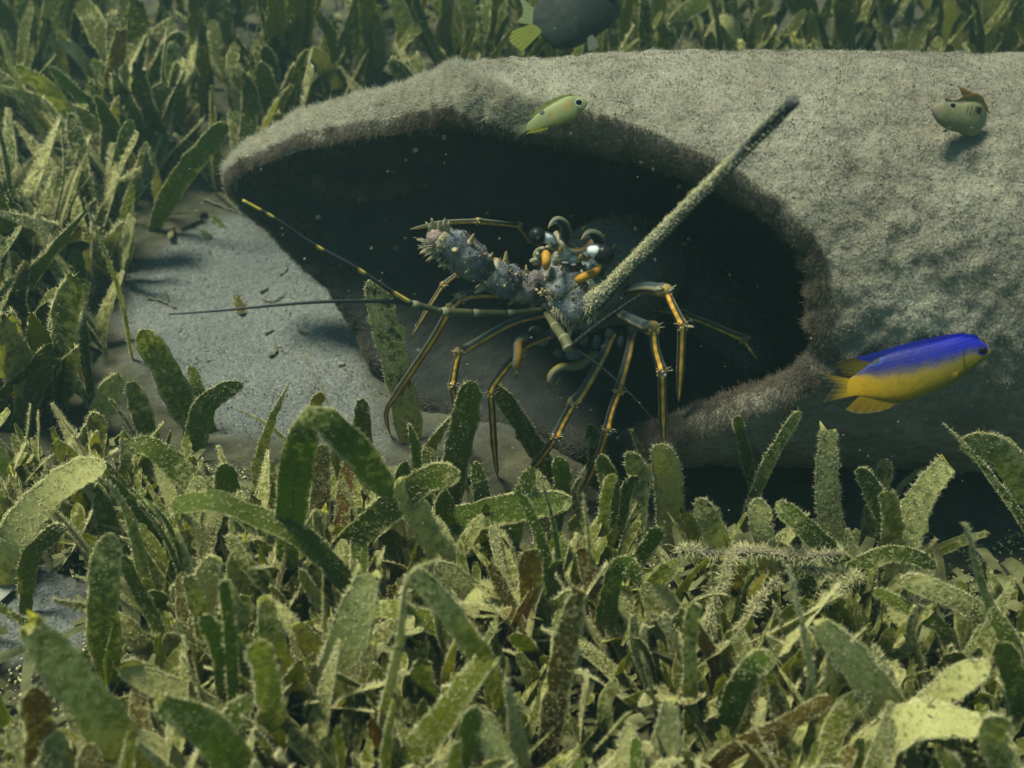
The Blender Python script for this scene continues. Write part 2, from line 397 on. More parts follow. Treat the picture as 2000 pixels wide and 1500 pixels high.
def build_pipe():
    root = thing('broken_pipe', 'thick broken pipe furred with pale algae, lying on the sand, lobster in its mouth', 'pipe', PIPE_ORG)
    NTH = 400; xe = 33.0
    th = np.linspace(0, 2 * np.pi, NTH, endpoint=False)
    rr = 0.575; pv = pri(th); rh = (PR - pv) / 2
    rx = rim_x(th)
    so_ = 1 - (np.linspace(0, 1, 300) ** 1.0)          # outer, from far end to rim
    path = []                                            # (s along, radius) rows
    rows_x, rows_r, tagrow = [], [], []
    for s in so_:
        rows_x.append((rx + rr) + (xe - rx - rr) * s); rows_r.append(np.full(NTH, PR)); tagrow.append(0)
    for a in np.linspace(0, np.pi, 12)[1:-1]:
        rows_x.append(rx + rr - rr * np.sin(a)); rows_r.append((PR + pv) / 2 + rh * np.cos(a)); tagrow.append(1)
    for s in np.linspace(0, 1, 90) ** 1.5:
        rows_x.append((rx + rr) + (xe - rx - rr) * s); rows_r.append(pv.copy()); tagrow.append(2)
    X = np.array(rows_x); R = np.array(rows_r); T = np.broadcast_to(th, X.shape)
    P = pipe_point(T, X, R)
    lump = 0.16 * fbm(P[..., 0] * 0.9, P[..., 1] * 0.9, P[..., 2] * 0.9, 3, 51)
    crust = 0.06 + 0.19 * fbm(P[..., 0] * 1.7, P[..., 1] * 1.7, P[..., 2] * 1.7, 4, 61)
    grit = 0.03 * fbm(P[..., 0] * 7, P[..., 1] * 7, P[..., 2] * 7, 2, 71)
    tr = np.array(tagrow)[:, None]
    sgn = np.where(tr == 0, 1.0, np.where(tr == 1, 0.6, -0.6))
    R2 = R + sgn * (lump + crust + grit)
    X2 = X - np.where(tr == 1, 1.0, 0.0) * (lump * 0.9 + crust)
    P = pipe_point(T, X2, R2)
    nr = P.shape[0]
    V = P.reshape(-1, 3)
    i = np.arange(nr - 1)[:, None] * NTH + np.arange(NTH)[None, :]
    j = np.arange(nr - 1)[:, None] * NTH + (np.arange(NTH)[None, :] + 1) % NTH
    F = np.stack([i, j, j + NTH, i + NTH], -1).reshape(-1, 4)
    dg = np.degrees(th); tg_ = np.array(tagrow)[:-1]
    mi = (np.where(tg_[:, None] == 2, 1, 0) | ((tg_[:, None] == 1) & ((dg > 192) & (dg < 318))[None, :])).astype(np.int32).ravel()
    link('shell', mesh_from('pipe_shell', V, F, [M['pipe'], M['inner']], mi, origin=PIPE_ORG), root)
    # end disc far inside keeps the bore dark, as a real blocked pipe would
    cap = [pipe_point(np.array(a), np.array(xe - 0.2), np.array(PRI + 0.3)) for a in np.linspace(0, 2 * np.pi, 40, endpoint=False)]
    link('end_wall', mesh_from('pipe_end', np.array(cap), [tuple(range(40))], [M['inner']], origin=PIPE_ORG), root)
    # turf
    def sample(n, trow, thr, xr, lens, rad, name, mat, prob=None, up=0.25, arc=(0, np.pi)):
        rsel = np.where(np.array(tagrow) == trow)[0]
        out_r, out_t = [], []
        t = np.radians(RNG.uniform(thr[0], thr[1], n))
        r0 = rim_x(t)
        if trow == 0:
            x = r0 + rr + RNG.uniform(0, 1, n) ** xr[1] * (np.minimum(xr[0], 24) - r0); rad_ = PR; nrm = 1
        elif trow == 2:
            x = r0 + rr + RNG.uniform(0, 1, n) ** xr[1] * xr[0]; rad_ = pri(t); nrm = -1
        if trow == 1:
            a = RNG.uniform(arc[0], arc[1], n)
            x = r0 + rr - rr * np.sin(a); rd = (PR + pri(t)) / 2 + (PR - pri(t)) / 2 * np.cos(a)
            N = np.stack([-np.sin(a), -np.cos(t) * np.cos(a), np.sin(t) * np.cos(a)], -1)
        else:
            rd = rad_ * np.ones(n); N = np.stack([np.zeros(n), -np.cos(t) * nrm, np.sin(t) * nrm], -1)
        p = pipe_point(t, x, rd)
        l = 0.16 * fbm(p[:, 0] * 0.9, p[:, 1] * 0.9, p[:, 2] * 0.9, 3, 51) + 0.06 + 0.19 * fbm(p[:, 0] * 1.7, p[:, 1] * 1.7, p[:, 2] * 1.7, 4, 61)
        if trow == 0: rd = rd + l - 0.04
        if trow == 1: rd = rd + 0.6 * l - 0.03; x = x - l * 0.9
        p = pipe_point(t, x, rd)
        clump = 0.5 + 0.5 * noise3(p[:, 0] * 3.1, p[:, 1] * 3.1, p[:, 2] * 3.1, 81)
        keep = RNG.uniform(0, 1, n) < 0.62 + 0.38 * clump
        p, N, clump = p[keep], N[keep], clump[keep]; m = len(p)
        L = RNG.uniform(lens[0], lens[1], (m, 1)) * (0.6 + 0.7 * clump[:, None])
        D = unit(N + RNG.normal(size=(m, 3)) * 0.55 + np.array([0, 0, up]))
        hair(name, p, p + D * L, RNG.uniform(rad * 0.7, rad * 1.3, m), mat, root, PIPE_ORG, 0.35)
    sample(125000, 0, (-15, 140), (24, 0.85), (0.04, 0.12), 0.009, 'algae_turf', M['turf'])
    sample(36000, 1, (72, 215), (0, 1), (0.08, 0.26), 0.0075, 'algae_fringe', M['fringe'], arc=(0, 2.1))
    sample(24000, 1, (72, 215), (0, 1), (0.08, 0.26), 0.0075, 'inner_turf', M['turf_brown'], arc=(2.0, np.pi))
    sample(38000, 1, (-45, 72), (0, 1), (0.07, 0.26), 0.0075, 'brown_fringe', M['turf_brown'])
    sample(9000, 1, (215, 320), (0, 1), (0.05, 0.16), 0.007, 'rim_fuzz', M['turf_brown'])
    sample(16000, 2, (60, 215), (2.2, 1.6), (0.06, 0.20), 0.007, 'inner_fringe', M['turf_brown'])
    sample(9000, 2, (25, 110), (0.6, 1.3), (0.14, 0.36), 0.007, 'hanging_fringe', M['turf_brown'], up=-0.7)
    n = 16000; tg = np.radians(RNG.uniform(-20, 130, n)); xg = rim_x(tg) + rr + RNG.uniform(0, 1, n) * (24 - rim_x(tg))
    p = pipe_point(tg, xg, np.full(n, PR)); lg = 0.16 * fbm(p[:, 0] * 0.9, p[:, 1] * 0.9, p[:, 2] * 0.9, 3, 51) + 0.06 + 0.19 * fbm(p[:, 0] * 1.7, p[:, 1] * 1.7, p[:, 2] * 1.7, 4, 61)
    kp = RNG.uniform(size=n) < 0.25 + 0.9 * np.clip(lg / 0.2, 0, 1); p = pipe_point(tg[kp], xg[kp], PR + lg[kp] + 0.01)
    V, F = crumb_geo(p, RNG.uniform(0, 1, kp.sum()) ** 2 * 0.03 + 0.014, 3)
    link('crust_grains', mesh_from('crust_grains', V, F, [M['turf']], origin=PIPE_ORG), root, kind='stuff')
    # a shaggy ridge of growth on the far wall inside the mouth
    n = 2500; xs = RNG.uniform(-8.6, -4.6, n); t = np.radians(176 + 6 * (xs + 6.6) ** 2 * -0.25 + RNG.normal(0, 1.2, n) + 2)
    p = pipe_point(t, xs, pri(t))
    hair('inner_ridge_fuzz', p, p + unit(np.stack([RNG.normal(0, .4, n), -np.ones(n), -0.5 + RNG.normal(0, .4, n)], -1)) * RNG.uniform(0.2, 0.6, (n, 1)), np.full(n, 0.008), M['turf_brown'], root, PIPE_ORG)
    return root
build_pipe()

# ------------------------------------------------------------------ generic solids (cm)
def ring_mesh(P, RA, sides=12, colf=None, ref=(0, -1, 0), ell=None, cap=True, rough=0.0, seed=0):
    """closed tube through P with radii RA; colf(t, cosang) -> rgb where cosang=1 faces ref"""
    P = np.asarray(P, float); n = len(P); RA = np.asarray(RA, float) * np.ones(n)
    T = unit(np.gradient(P, axis=0))
    V = []; C = []; F = []
    refv = np.asarray(ref, float)
    for i in range(n):
        b = refv - T[i] * (refv @ T[i])
        if np.linalg.norm(b) < 0.15:
            q = np.array([0, 0, 1.0]) if abs(T[i][2]) < 0.9 else np.array([1.0, 0, 0]); b = q - T[i] * (q @ T[i])
        b = unit(b); s = np.cross(T[i], b)
        for k in range(sides):
            a = 2 * np.pi * k / sides
            e = ell if ell else (1, 1)
            V.append(P[i] + (b * np.cos(a) * e[0] + s * np.sin(a) * e[1]) * RA[i])
            if colf: C.append(colf(i / (n - 1), np.cos(a), np.sin(a)))
    for i in range(n - 1):
        for k in range(sides):
            k2 = (k + 1) % sides
            F.append((i*sides+k, i*sides+k2, (i+1)*sides+k2, (i+1)*sides+k))
    V = np.array(V); C = np.array(C) if colf else None
    if rough > 0:
        nz = noise3(V[:, 0]*5, V[:, 1]*5, V[:, 2]*5, seed)[:, None]
        cen = np.repeat(P, sides, axis=0); V = V + unit(V - cen) * nz * rough
    if cap:
        for e_, idx in ((0, 0), (n - 1, (n-1)*sides)):
            V = np.vstack([V, P[e_]]); c = len(V) - 1
            if colf: C = np.vstack([C, C[idx]])
            for k in range(sides):
                k2 = (k + 1) % sides
                F.append((c, idx+k2, idx+k) if e_ == 0 else (c, idx+k, idx+k2))
    return V, F, C

def join(parts):
    V, F, C = [], [], []; o = 0
    for v, f, c in parts:
        V.append(v); C.append(c); F += [tuple(i + o for i in q) for q in f]; o += len(v)
    return np.vstack(V), F, np.vstack(C)

def ball(c, r, col, ax=(1, 1, 1), nu=16, nv=10, colf=None):
    V, F, C = [], [], []
    for i in range(nv + 1):
        ph = np.pi * i / nv
        for k in range(nu):
            a = 2*np.pi*k/nu; d = np.array([np.sin(ph)*np.cos(a), np.sin(ph)*np.sin(a), np.cos(ph)])
            V.append(np.asarray(c) + d * r * np.array(ax)); C.append(colf(d) if colf else col)
    for i in range(nv):
        for k in range(nu):
            k2 = (k+1) % nu; F.append((i*nu+k, (i+1)*nu+k, (i+1)*nu+k2, i*nu+k2))
    return np.array(V), F, np.array(C)

def spine(p, d, L, r, col, tip):
    d = unit(d); P = np.array([p - d*L*0.15, p + d*L*0.45, p + d*L*0.85, p + d*L]) ; P[2] += np.array([0, 0, L*0.05])
    return ring_mesh(P, [r, r*0.65, r*0.28, r*0.05], 6, lambda t, c, s: np.array(col)*(1-t) + np.array(tip)*t, ref=(0.3, -1, 0.2))

def scatter_on(V, F, n, seed=0):
    rg = np.random.default_rng(seed)
    tri = []
    for f in F:
        for k in range(1, len(f) - 1): tri.append((f[0], f[k], f[k+1]))
    tri = np.array(tri); A, B, Cc = V[tri[:, 0]], V[tri[:, 1]], V[tri[:, 2]]
    nr = np.cross(B - A, Cc - A); ar = np.linalg.norm(nr, axis=1); ok = ar > 1e-9
    idx = rg.choice(np.where(ok)[0], n, p=ar[ok] / ar[ok].sum())
    u = rg.uniform(0, 1, (n, 1)); v = rg.uniform(0, 1, (n, 1)); sw = (u + v) > 1; u = np.where(sw, 1-u, u); v = np.where(sw, 1-v, v)
    return A[idx] + (B[idx]-A[idx])*u + (Cc[idx]-A[idx])*v, unit(nr[idx])

# ------------------------------------------------------------------ lobster
ORANGE = np.array([0.37, 0.185, 0.020]); DARK = np.array([0.018, 0.020, 0.022]); PALE = np.array([0.42, 0.40, 0.26])
BLUE = np.array([0.062, 0.070, 0.088]); OLIVE = np.array([0.15, 0.14, 0.075]); TAN = np.array([0.34, 0.28, 0.15]); WHITE = np.array([0.75, 0.76, 0.72])
BROWN = np.array([0.10, 0.05, 0.02]); TEAL = np.array([0.03, 0.048, 0.050]); YEL = np.array([0.30, 0.22, 0.04])
LOB = at_y(1120, 800, -1.5); LOB[2] = ground(LOB[0], LOB[1])

def L(px, py, y): return at_y(px, py, y)
def px2cm(px, y):                       # size of px pixels at depth plane y near the lobster
    p = at_y(1100, 600, y); return px * ((p - CAM) @ FWD) / FPX

def build_lobster():
    root = thing('spiny_lobster', 'striped spiny lobster with orange legs standing in the broken pipe mouth', 'lobster', LOB)
    fz_r, fz_t = [], []                # fine algal growth on the shell
    def fuzz(V, F, n, l0, l1, seed, updir=0.3, only=None):
        p, N = scatter_on(V, F, n, seed)
        if only is not None:
            k = only(p, N); p, N = p[k], N[k]
        D = unit(N + RNG.normal(size=p.shape) * 0.5 + np.array([0, 0, updir]))
        fz_r.append(p); fz_t.append(p + D * RNG.uniform(l0, l1, (len(p), 1)))
    def part(name, geo, mat, parent=root):
        V, F, C = geo
        return link(name, mesh_from(name, V, F, [mat], col=C, origin=LOB), parent)

    # carapace and tail as one skin, curling back into the pipe
    sp = [L(1106, 590, -3.9), L(1112, 575, -3.3), L(1128, 560, -2.2), L(1165, 545, -0.8), L(1205, 530, 0.8), L(1240, 530, 2.4), L(1290, 545, 3.4), L(1360, 580, 3.6), L(1430, 640, 3.2), L(1490, 720, 2.4)]
    P = catmull(sp, 46); t = np.linspace(0, 1, 46)
    RA = np.interp(t, [0, 0.04, 0.12, 0.3, 0.5, 0.62, 0.8, 1], [0.5, 1.15, 1.65, 2.15, 2.2, 1.75, 1.45, 0.9])
    RA = RA * (1 + np.where(t > 0.6, 0.06 * np.sin(t * 95), 0))
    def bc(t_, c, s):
        m = 0.5 + 0.5 * math.sin(t_ * 37 + c * 3); fade = 2.0 if t_ < 0.5 else 0.8  # front lightened and tail darkened in colour, for shade deeper in the pipe
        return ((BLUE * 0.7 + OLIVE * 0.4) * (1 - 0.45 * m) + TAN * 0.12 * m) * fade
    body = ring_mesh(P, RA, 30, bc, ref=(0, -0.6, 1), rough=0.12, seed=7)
    spn = []
    pp, nn = scatter_on(body[0], body[1], 170, 4)
    for p, n_ in zip(pp, nn):
        if n_[2] > -0.1 and p[1] > -2.6: spn.append(spine(p, n_ + np.array([0, -0.7, 0.3]), random.uniform(0.12, 0.3), 0.07, OLIVE, ORANGE * 1.1))
    part('carapace', join([body] + spn), M['shell'])
    fuzz(body[0], body[1], 5000, 0.06, 0.26, 5, 0.3, lambda p, N: N[:, 2] > 0.0)

    # face plate between the horns
    def blobs(lst):
        g = []
        for (px, py, y, r, col, ax) in lst:
            g.append(ball(L(px, py, y), px2cm(r, y), np.array(col), ax, 12, 8))
        return join(g)
    part('face_plate', blobs([
        (1110, 502, -4.0, 27, OLIVE * 0.8 + PALE * 0.2, (1.1, 0.7, 0.85)), (1103, 497, -4.35, 12, (0.30, 0.34, 0.30), (1.2, 0.6, 1)),
        (1121, 506, -4.35, 11, (0.30, 0.34, 0.30), (1.2, 0.6, 0.9)), (1094, 489, -4.4, 8, ORANGE, (0.8, 0.7, 1)), (1135, 502, -4.4, 8, ORANGE, (1, 0.7, 0.9)),
        (1113, 520, -4.2, 20, BROWN * 0.6, (1.3, 0.6, 0.6)), (1104, 513, -4.55, 5, WHITE * 0.6, (1.4, 0.6, 0.5)), (1120, 517, -4.5, 5, (0.35, 0.4, 0.4), (1.2, 0.6, 0.5)),
        (1084, 512, -4.0, 9, (0.2, 0.22, 0.2), (0.7, 0.8, 1.6)), (1150, 524, -4.0, 11, (0.2, 0.24, 0.22), (1.2, 0.8, 0.9)),
        (1168, 518, -3.2, 19, TEAL * 1.3, (1.1, 0.9, 1.2)), (1055, 500, -3.2, 16, OLIVE, (0.9, 0.9, 1.1))]), M['shell'])
    # saddle-shaped front margin of the carapace
    sad = catmull([L(1086, 455, -3.6), L(1096, 473, -4.0), L(1112, 488, -4.3), L(1130, 491, -4.3), L(1146, 484, -4.0), L(1158, 470, -3.5)], 22)
    part('front_margin', ring_mesh(sad, px2cm(6.5, -4), 10, lambda t, c, s: (PALE * 0.35 + OLIVE * 0.3 if c > 0.45 else ORANGE * 0.35 if c > 0.1 else DARK * 1.5)), M['gloss'])
    # horns over the eyes
    for pts, r in (([(1098, 476, -3.9), (1106, 456, -3.9), (1101, 438, -4.0), (1089, 430, -4.2), (1078, 435, -4.45), (1070, 447, -4.7)], 10.5),
                   ([(1160, 490, -3.9), (1172, 478, -3.9), (1167, 463, -4.0), (1154, 456, -4.2), (1143, 460, -4.45), (1135, 469, -4.7)], 11.5)):
        P = catmull([L(*q) for q in pts], 20)
        RA = px2cm(r, -4) * np.interp(np.linspace(0, 1, 20), [0, 0.4, 0.75, 1], [1.15, 1.0, 0.62, 0.06])
        def hc(t, c, s):
            if t > 0.9: return ORANGE * 0.6
            if t > 0.78 and s < 0.1: return WHITE * 0.55
            if s > 0.55: return PALE * 0.4
            return DARK * (1.2 if t > 0.15 else 2.5)
        part('horn', ring_mesh(P, RA, 14, hc), M['gloss'])
    # eyes: black ball, white patched stalk
    for (ex, ey, y, r), (wx, wy), st in (((1049, 461, -5.3, 17), (1073, 466), (1084, 484)), ((1179, 497, -5.5, 20), (1157, 488), (1143, 502))):
        e = part('eye', ball(L(ex, ey, y), px2cm(r, y), DARK * 0.5, nu=24, nv=16), M['gloss'])
        a, b, c_ = L(st[0], st[1], y + 0.7), L(wx, wy, y + 0.1), L(ex * 0.72 + wx * 0.28, ey * 0.72 + wy * 0.28, y)
        P = catmull([a, b, c_], 14)
        part('eyestalk', ring_mesh(P, px2cm(r * 0.62, y) * np.interp(np.linspace(0, 1, 14), [0, 0.4, 1], [0.75, 0.9, 1.12]), 14,
             lambda t, c, s: WHITE * 0.9 if (0.42 < t < 0.88 and noise3(t*6, c*2, s*2, 3) > -0.35 and s * (1 if ex < 1100 else -1) > -0.9 and c > 0.25) else (DARK * 2 if t > 0.25 else OLIVE)), M['gloss'], e)
        part('eye_rim', ring_mesh(catmull([L(ex - r*.8, ey + r*.55, y-.1), L(ex, ey + r*.98, y-.15), L(ex + r*.7, ey + r*.65, y-.1)], 9), px2cm(1.6, y), 6, lambda t, c, s: PALE * 0.6), M['gloss'], e)
    # orange bars below the eyes and short orange spines
    bars = []
    for pts, r in (([(1066, 492, -4.2), (1067, 510, -4.6), (1066, 526, -4.6)], 9), ([(1124, 549, -4.9), (1143, 540, -4.9), (1163, 531, -4.7), (1174, 518, -4.3)], 8.5)):
        P = catmull([L(*q) for q in pts], 14)
        bars.append(ring_mesh(P, px2cm(r, -4.5) * np.interp(np.linspace(0, 1, 14), [0, 0.15, 0.7, 1], [0.6, 1, 0.95, 0.5]), 10,
                    lambda t, c, s: ORANGE * 1.05 if t < 0.75 or len(pts) == 3 else ORANGE * 0.5 + DARK))
    for (px, py, y) in ((1178, 460, -3.2), (1199, 477, -3), (1205, 510, -2.8), (1218, 508, -2.6), (1213, 522, -2.7), (1140, 442, -2.6)):
        bars.append(spine(L(px, py + 8, y), np.array([0.1, -0.6, 0.9]), px2cm(18, y), px2cm(5, y), OLIVE, ORANGE * 0.8))
    part('cheek_spines', join(bars), M['leg'])
    # frilled flap left of the face
    g = []
    for k in range(9):
        a = k / 8; g.append(ball(L(1042 + 28*a, 510 - 30*a + 8*math.sin(a*9), -3.6), px2cm(8 - 2*a, -3.6), OLIVE * (0.9 + 0.4*(k % 2)) + TAN * 0.15, (1, .7, .8), 8, 6))
    part('gill_flap', join(g), M['shell'])

    # antennae -------------------------------------------------------------
    def seg_tube(pts, radii, n=26, sides=20, spines=(), rough=0.13, seed=1, base=BLUE, tipband=True):
        P = catmull([L(*q) for q in pts], n); tt = np.linspace(0, 1, n)
        RA = np.interp(tt, np.linspace(0, 1, len(radii)), [px2cm(r, pts[0][2]) for r in radii])
        def cf(t, c, s):
            k = 0.5 + 0.5*float(noise3(t*7 + seed, c*2.2, s*2.2, 5)); k2 = 0.5 + 0.5*float(noise3(t*5 + seed, c*1.6, s*1.6 + 9, 6))
            b = base*(0.7+0.7*k) + TAN*0.42*max(0, k2-0.38); b = b*(0.35 if k2 < 0.3 else 1.0) + (BROWN*0.3 if k < 0.35 else 0)
            if tipband and (t > 0.9 or t < 0.08): b = TAN*0.7 + OLIVE*0.3
            return b
        g = ring_mesh(P, RA, sides, cf, rough=rough, seed=seed)
        parts = [g]
        for (t, ang, ln) in spines:
            i = min(int(t*(n-1)), n-1); T = unit(P[min(i+1, n-1)] - P[max(i-1, 0)])
            b = unit(np.array([0, -1.0, 0]) - T*(-T[1])); s = np.cross(T, b); a = math.radians(ang)
            d = b*math.cos(a) + s*math.sin(a)
            parts.append(ball(P[i] + d*RA[i]*0.95, px2cm(ln*0.30, -4), TAN, (1, 1, 1), 8, 6))
            parts.append(spine(P[i] + d*RA[i], d + T*0.45, px2cm(ln, -4), px2cm(ln*0.26, -4), TAN, ORANGE*0.8 + PALE*0.3))
        wp_, wn_ = scatter_on(g[0], g[1], 80, seed)
        for k_, (p_, n_) in enumerate(zip(wp_, wn_)):
            if n_[1] < 0.4: parts.append(ball(p_ + n_*0.01, random.uniform(0.02, 0.05), (WHITE*0.5, ORANGE*0.8, TAN*0.8, TAN*0.5, DARK*2, YEL*0.7)[k_ % 6], (1, 1, 1), 6, 5))
        fuzz(g[0], g[1], int(260*n/20), 0.03, 0.10, seed)
        return join(parts)
    al = link('antenna', None, root); al['label'] = 'short spiny stump of a broken antenna'
    part('segment', seg_tube([(1075, 560, -3.9), (1050, 562, -4.4), (1022, 562, -4.8), (1003, 560, -4.9)], [26, 30, 31, 25], spines=[(0.5, -60, 22), (0.75, 30, 14), (0.45, 70, 14), (0.8, 100, 20), (0.3, 20, 16), (0.8, -100, 24)], seed=21, base=BLUE*0.75+BROWN*0.5), M['shell'], al)
    part('segment', seg_tube([(1012, 556, -4.8), (992, 549, -5.0), (970, 540, -5.1), (953, 532, -5.1)], [24, 31, 32, 27], spines=[(0.85, -110, 30), (0.95, -75, 26), (0.3, -95, 24), (0.6, 10, 12), (0.75, 95, 26), (0.4, 60, 16)], seed=22), M['shell'], al)
    part('segment', seg_tube([(958, 536, -5.1), (930, 515, -5.2), (895, 490, -5.3), (868, 473, -5.4), (852, 463, -5.4)], [25, 33, 36, 33, 24], n=34, spines=[(0.45, -10, 14), (0.25, 70, 18), (0.6, -95, 20), (0.78, 20, 22), (0.62, 75, 22), (0.95, -100, 30), (0.9, -60, 22), (0.4, -60, 12)], seed=23), M['shell'], al)
    # torn pinkish end with upright spikes and a fringe of bristles
    end = [ball(L(852, 466, -5.5), px2cm(21, -5.5), np.array([0.30, 0.19, 0.16]), (0.9, 0.9, 1.1), 14, 10)]
    for (px, py, dx, dz) in ((842, 446, -0.5, 1), (848, 440, -0.2, 1), (868, 440, 0.1, 1), (874, 446, 0.2, 1), (858, 446, 0, 0.9)):
        end.append(spine(L(px, py + 4, -5.5), np.array([dx, -0.2, dz]), px2cm(22, -5.5), px2cm(6, -5.5), TAN, PALE))
    for k in range(80):
        a = random.uniform(0, 1); px = 822 + 52*a + random.uniform(-4, 4); py = 478 + 36*a + random.uniform(-6, 6)
        end.append(spine(L(px + 10, py - 4, -5.5 + random.uniform(-.3, .3)), np.array([-1 + 1.1*a, random.uniform(-.6, .2), 0.35 - 1.3*a + random.uniform(-.4, .4)]), px2cm(random.uniform(10, 28), -5.5), px2cm(1.8, -5.5), TAN*0.9, PALE*0.8))
    part('torn_tip', join(end), M['shell'], al)

    ar = link('antenna', None, root); ar['label'] = 'long thick antenna coated in pale fuzz, cut square at its dark end'
    part('segment', seg_tube([(1088, 550, -3.9), (1098, 560, -4.3), (1110, 572, -4.7), (1118, 582, -4.9)], [38, 44, 44, 34], spines=[(0.4, -40, 12), (0.6, 0, 12), (0.75, 45, 12), (0.5, -80, 12), (0.9, 70, 16)], seed=24, base=BLUE*0.9+OLIVE*0.3), M['shell'], ar)
    part('segment', seg_tube([(1104, 578, -4.7), (1112, 592, -5.0), (1124, 604, -5.3), (1138, 612, -5.4)], [36, 40, 40, 30], spines=[(0.5, 10, 14), (0.7, -50, 14), (0.85, 60, 26), (0.6, 80, 12)], seed=25, base=BLUE*1.0+OLIVE*0.25), M['shell'], ar)
    fr = []
    for k in range(330):
        a = random.uniform(0, 1); px = 1078 + 92*a; py = 608 + 20*math.sin(a*3.0) - 6*a
        fr.append(spine(L(px, py + random.uniform(-12, 6), -5.6 + random.uniform(-.25, .35)), np.array([random.uniform(-.5, .5), -0.7, -1 + random.uniform(-.3, .3)]), px2cm(random.uniform(10, 24), -5.5), px2cm(1.1, -5.5), TAN*0.7, PALE*0.55))
    for k in range(60):
        px = random.uniform(1052, 1112); py = 566 + (px - 1052)*0.35 + random.uniform(-7, 9)
        fr.append(spine(L(px, py, -5.35), np.array([random.uniform(-.8, .8), -1, random.uniform(-.4, .9)]), px2cm(random.uniform(6, 14), -5.3), px2cm(2.4, -5.3), YEL*0.7, TAN))
    part('bristle_fringe', join(fr), M['shell'], ar)
    # flagellum: thick whip rising to the right towards the viewer
    fp = [(1140, 606, -5.3), (1175, 578, -5.8), (1240, 512, -6.8), (1320, 428, -8.0), (1400, 348, -9.2), (1480, 268, -10.4), (1551, 197, -11.4)]
    P = catmull([L(*q) for q in fp], 70); tt = np.linspace(0, 1, 70)
    RA = np.interp(tt, [0, 0.06, 0.15, 0.5, 0.75, 1], [px2cm(r, y) for r, y in ((26, -5.5), (20, -6), (14.5, -6.5), (12.5, -8.5), (11.5, -10), (11, -11.4))])
    def fc(t, c, s):
        if t > 0.80: return DARK*0.9
        return BLUE*0.9 + TAN*0.22 if s < 0.12 else DARK*1.3  # lower right side coloured dark as the antenna's shaded side
    fl = ring_mesh(P, RA, 18, fc, rough=0.03, seed=9)
    part('flagellum', fl, M['shell'], ar)
    p, N = scatter_on(fl[0], fl[1], 9000, 77)
    tpar = (p[:, 0] - P[0][0]) / (P[-1][0] - P[0][0])
    lit = (N @ np.array([-0.66, -0.05, 0.75]) > 0.12) & ((tpar < 0.78) | (RNG.uniform(size=len(p)) < 0.12))
    p, N = p[lit], N[lit]
    D = unit(N + RNG.normal(size=p.shape)*0.55)
    hair('antenna_fuzz', p, p + D*RNG.uniform(0.02, 0.10, (len(p), 1)), RNG.uniform(0.006, 0.014, len(p)), M['crumb'], ar, LOB)
    # knobs of growth standing off the lit edge and along the ridge
    kn = []
    for k in range(420):
        t = random.uniform(0.03, 0.97); i = int(t*69); T = unit(P[min(i+1, 69)] - P[max(i-1, 0)])
        b = unit(np.array([0, -1.0, 0]) - T*(-T[1])); s = np.cross(T, b)
        a = random.choice((math.radians(random.gauss(-85, 14)), math.radians(random.gauss(4, 6)), math.radians(random.gauss(4, 6))))
        if t > 0.78 and abs(a) > 0.6: continue
        d = b*math.cos(a) + s*math.sin(a)
        kn.append(ball(P[i] + d*RA[i]*1.0, random.uniform(0.018, 0.05), (TAN*0.7 + PALE*0.5)*random.uniform(.7, 1.2), (1, 1, 1), 6, 4))
    part('growth_knobs', join(kn), M['shell'], ar)

    # antennules: jointed stalk and two whips each --------------------------
    def stalk(segs, col, parent, name='stalk'):
        g = []
        for (a, b, r) in segs:
            P = catmull([L(*a), L(*b)], 10)
            g.append(ring_mesh(P, px2cm(r, -6)*np.interp(np.linspace(0, 1, 10), [0, 0.1, 0.85, 0.95, 1], [0.8, 0.85, 0.95, 1.3, 0.9]), 10, lambda t, c, s: col*(1 - 0.35*abs(s)) + (PALE*0.25 if t > 0.85 else 0)))
        return part(name, join(g), M['leg'], parent)
    GRN = np.array([0.075, 0.075, 0.032])
    def whip(pts, r0, r1, colf, parent, n=60):
        P = catmull([L(*q) for q in pts], n)
        return part('whip', ring_mesh(P, np.linspace(px2cm(r0, -7), px2cm(r1, -7), n), 7, colf), M['leg'], parent)
    nl = link('antennule', None, root)
    stalk([((1062, 604, -5.2), (988, 611, -5.8), 6.5), ((990, 611, -5.8), (922, 611, -6.3), 7.5), ((922, 611, -6.3), (862, 609, -6.8), 9), ((864, 609, -6.8), (805, 593, -7.2), 7)], GRN, nl)
    whip([(805, 593, -7.2), (760, 566, -7.4), (690, 520, -7.6), (610, 476, -7.8), (540, 428, -8.0), (474, 391, -8.1)], 4.6, 2.4, lambda t, c, s: (YEL*1.5 if any(abs(t-q) < 0.02 for q in (0.33, 0.57, 0.86)) or 0.02 < t < 0.13 or t > 0.9 else DARK*1.4), nl)
    whip([(803, 592, -7.2), (740, 588, -7.6), (640, 589, -8.0), (540, 596, -8.3), (440, 606, -8.6), (330, 614, -8.8)], 4.4, 1.4, lambda t, c, s: DARK*1.3, nl)
    nrt = link('antennule', None, root)
    stalk([((1068, 612, -5.4), (1086, 640, -6.2), 9), ((1084, 638, -6.2), (1104, 664, -6.9), 11), ((1102, 660, -6.9), (1112, 682, -7.3), 12.5)], GRN*1.25, nrt)
    whip([(1116, 676, -7.3), (1135, 660, -7.4), (1170, 632, -7.6), (1215, 600, -7.8), (1252, 576, -8)], 5, 3, lambda t, c, s: DARK*0.7 + PALE*0.03*(int(t*30) % 2), nrt)
    whip([(1116, 676, -7.3), (1140, 692, -7.5), (1180, 722, -7.8), (1230, 768, -8.2), (1285, 830, -8.6)], 2.8, 1.0, lambda t, c, s: DARK*0.8 + PALE*0.04*(int(t*40) % 2), nrt)

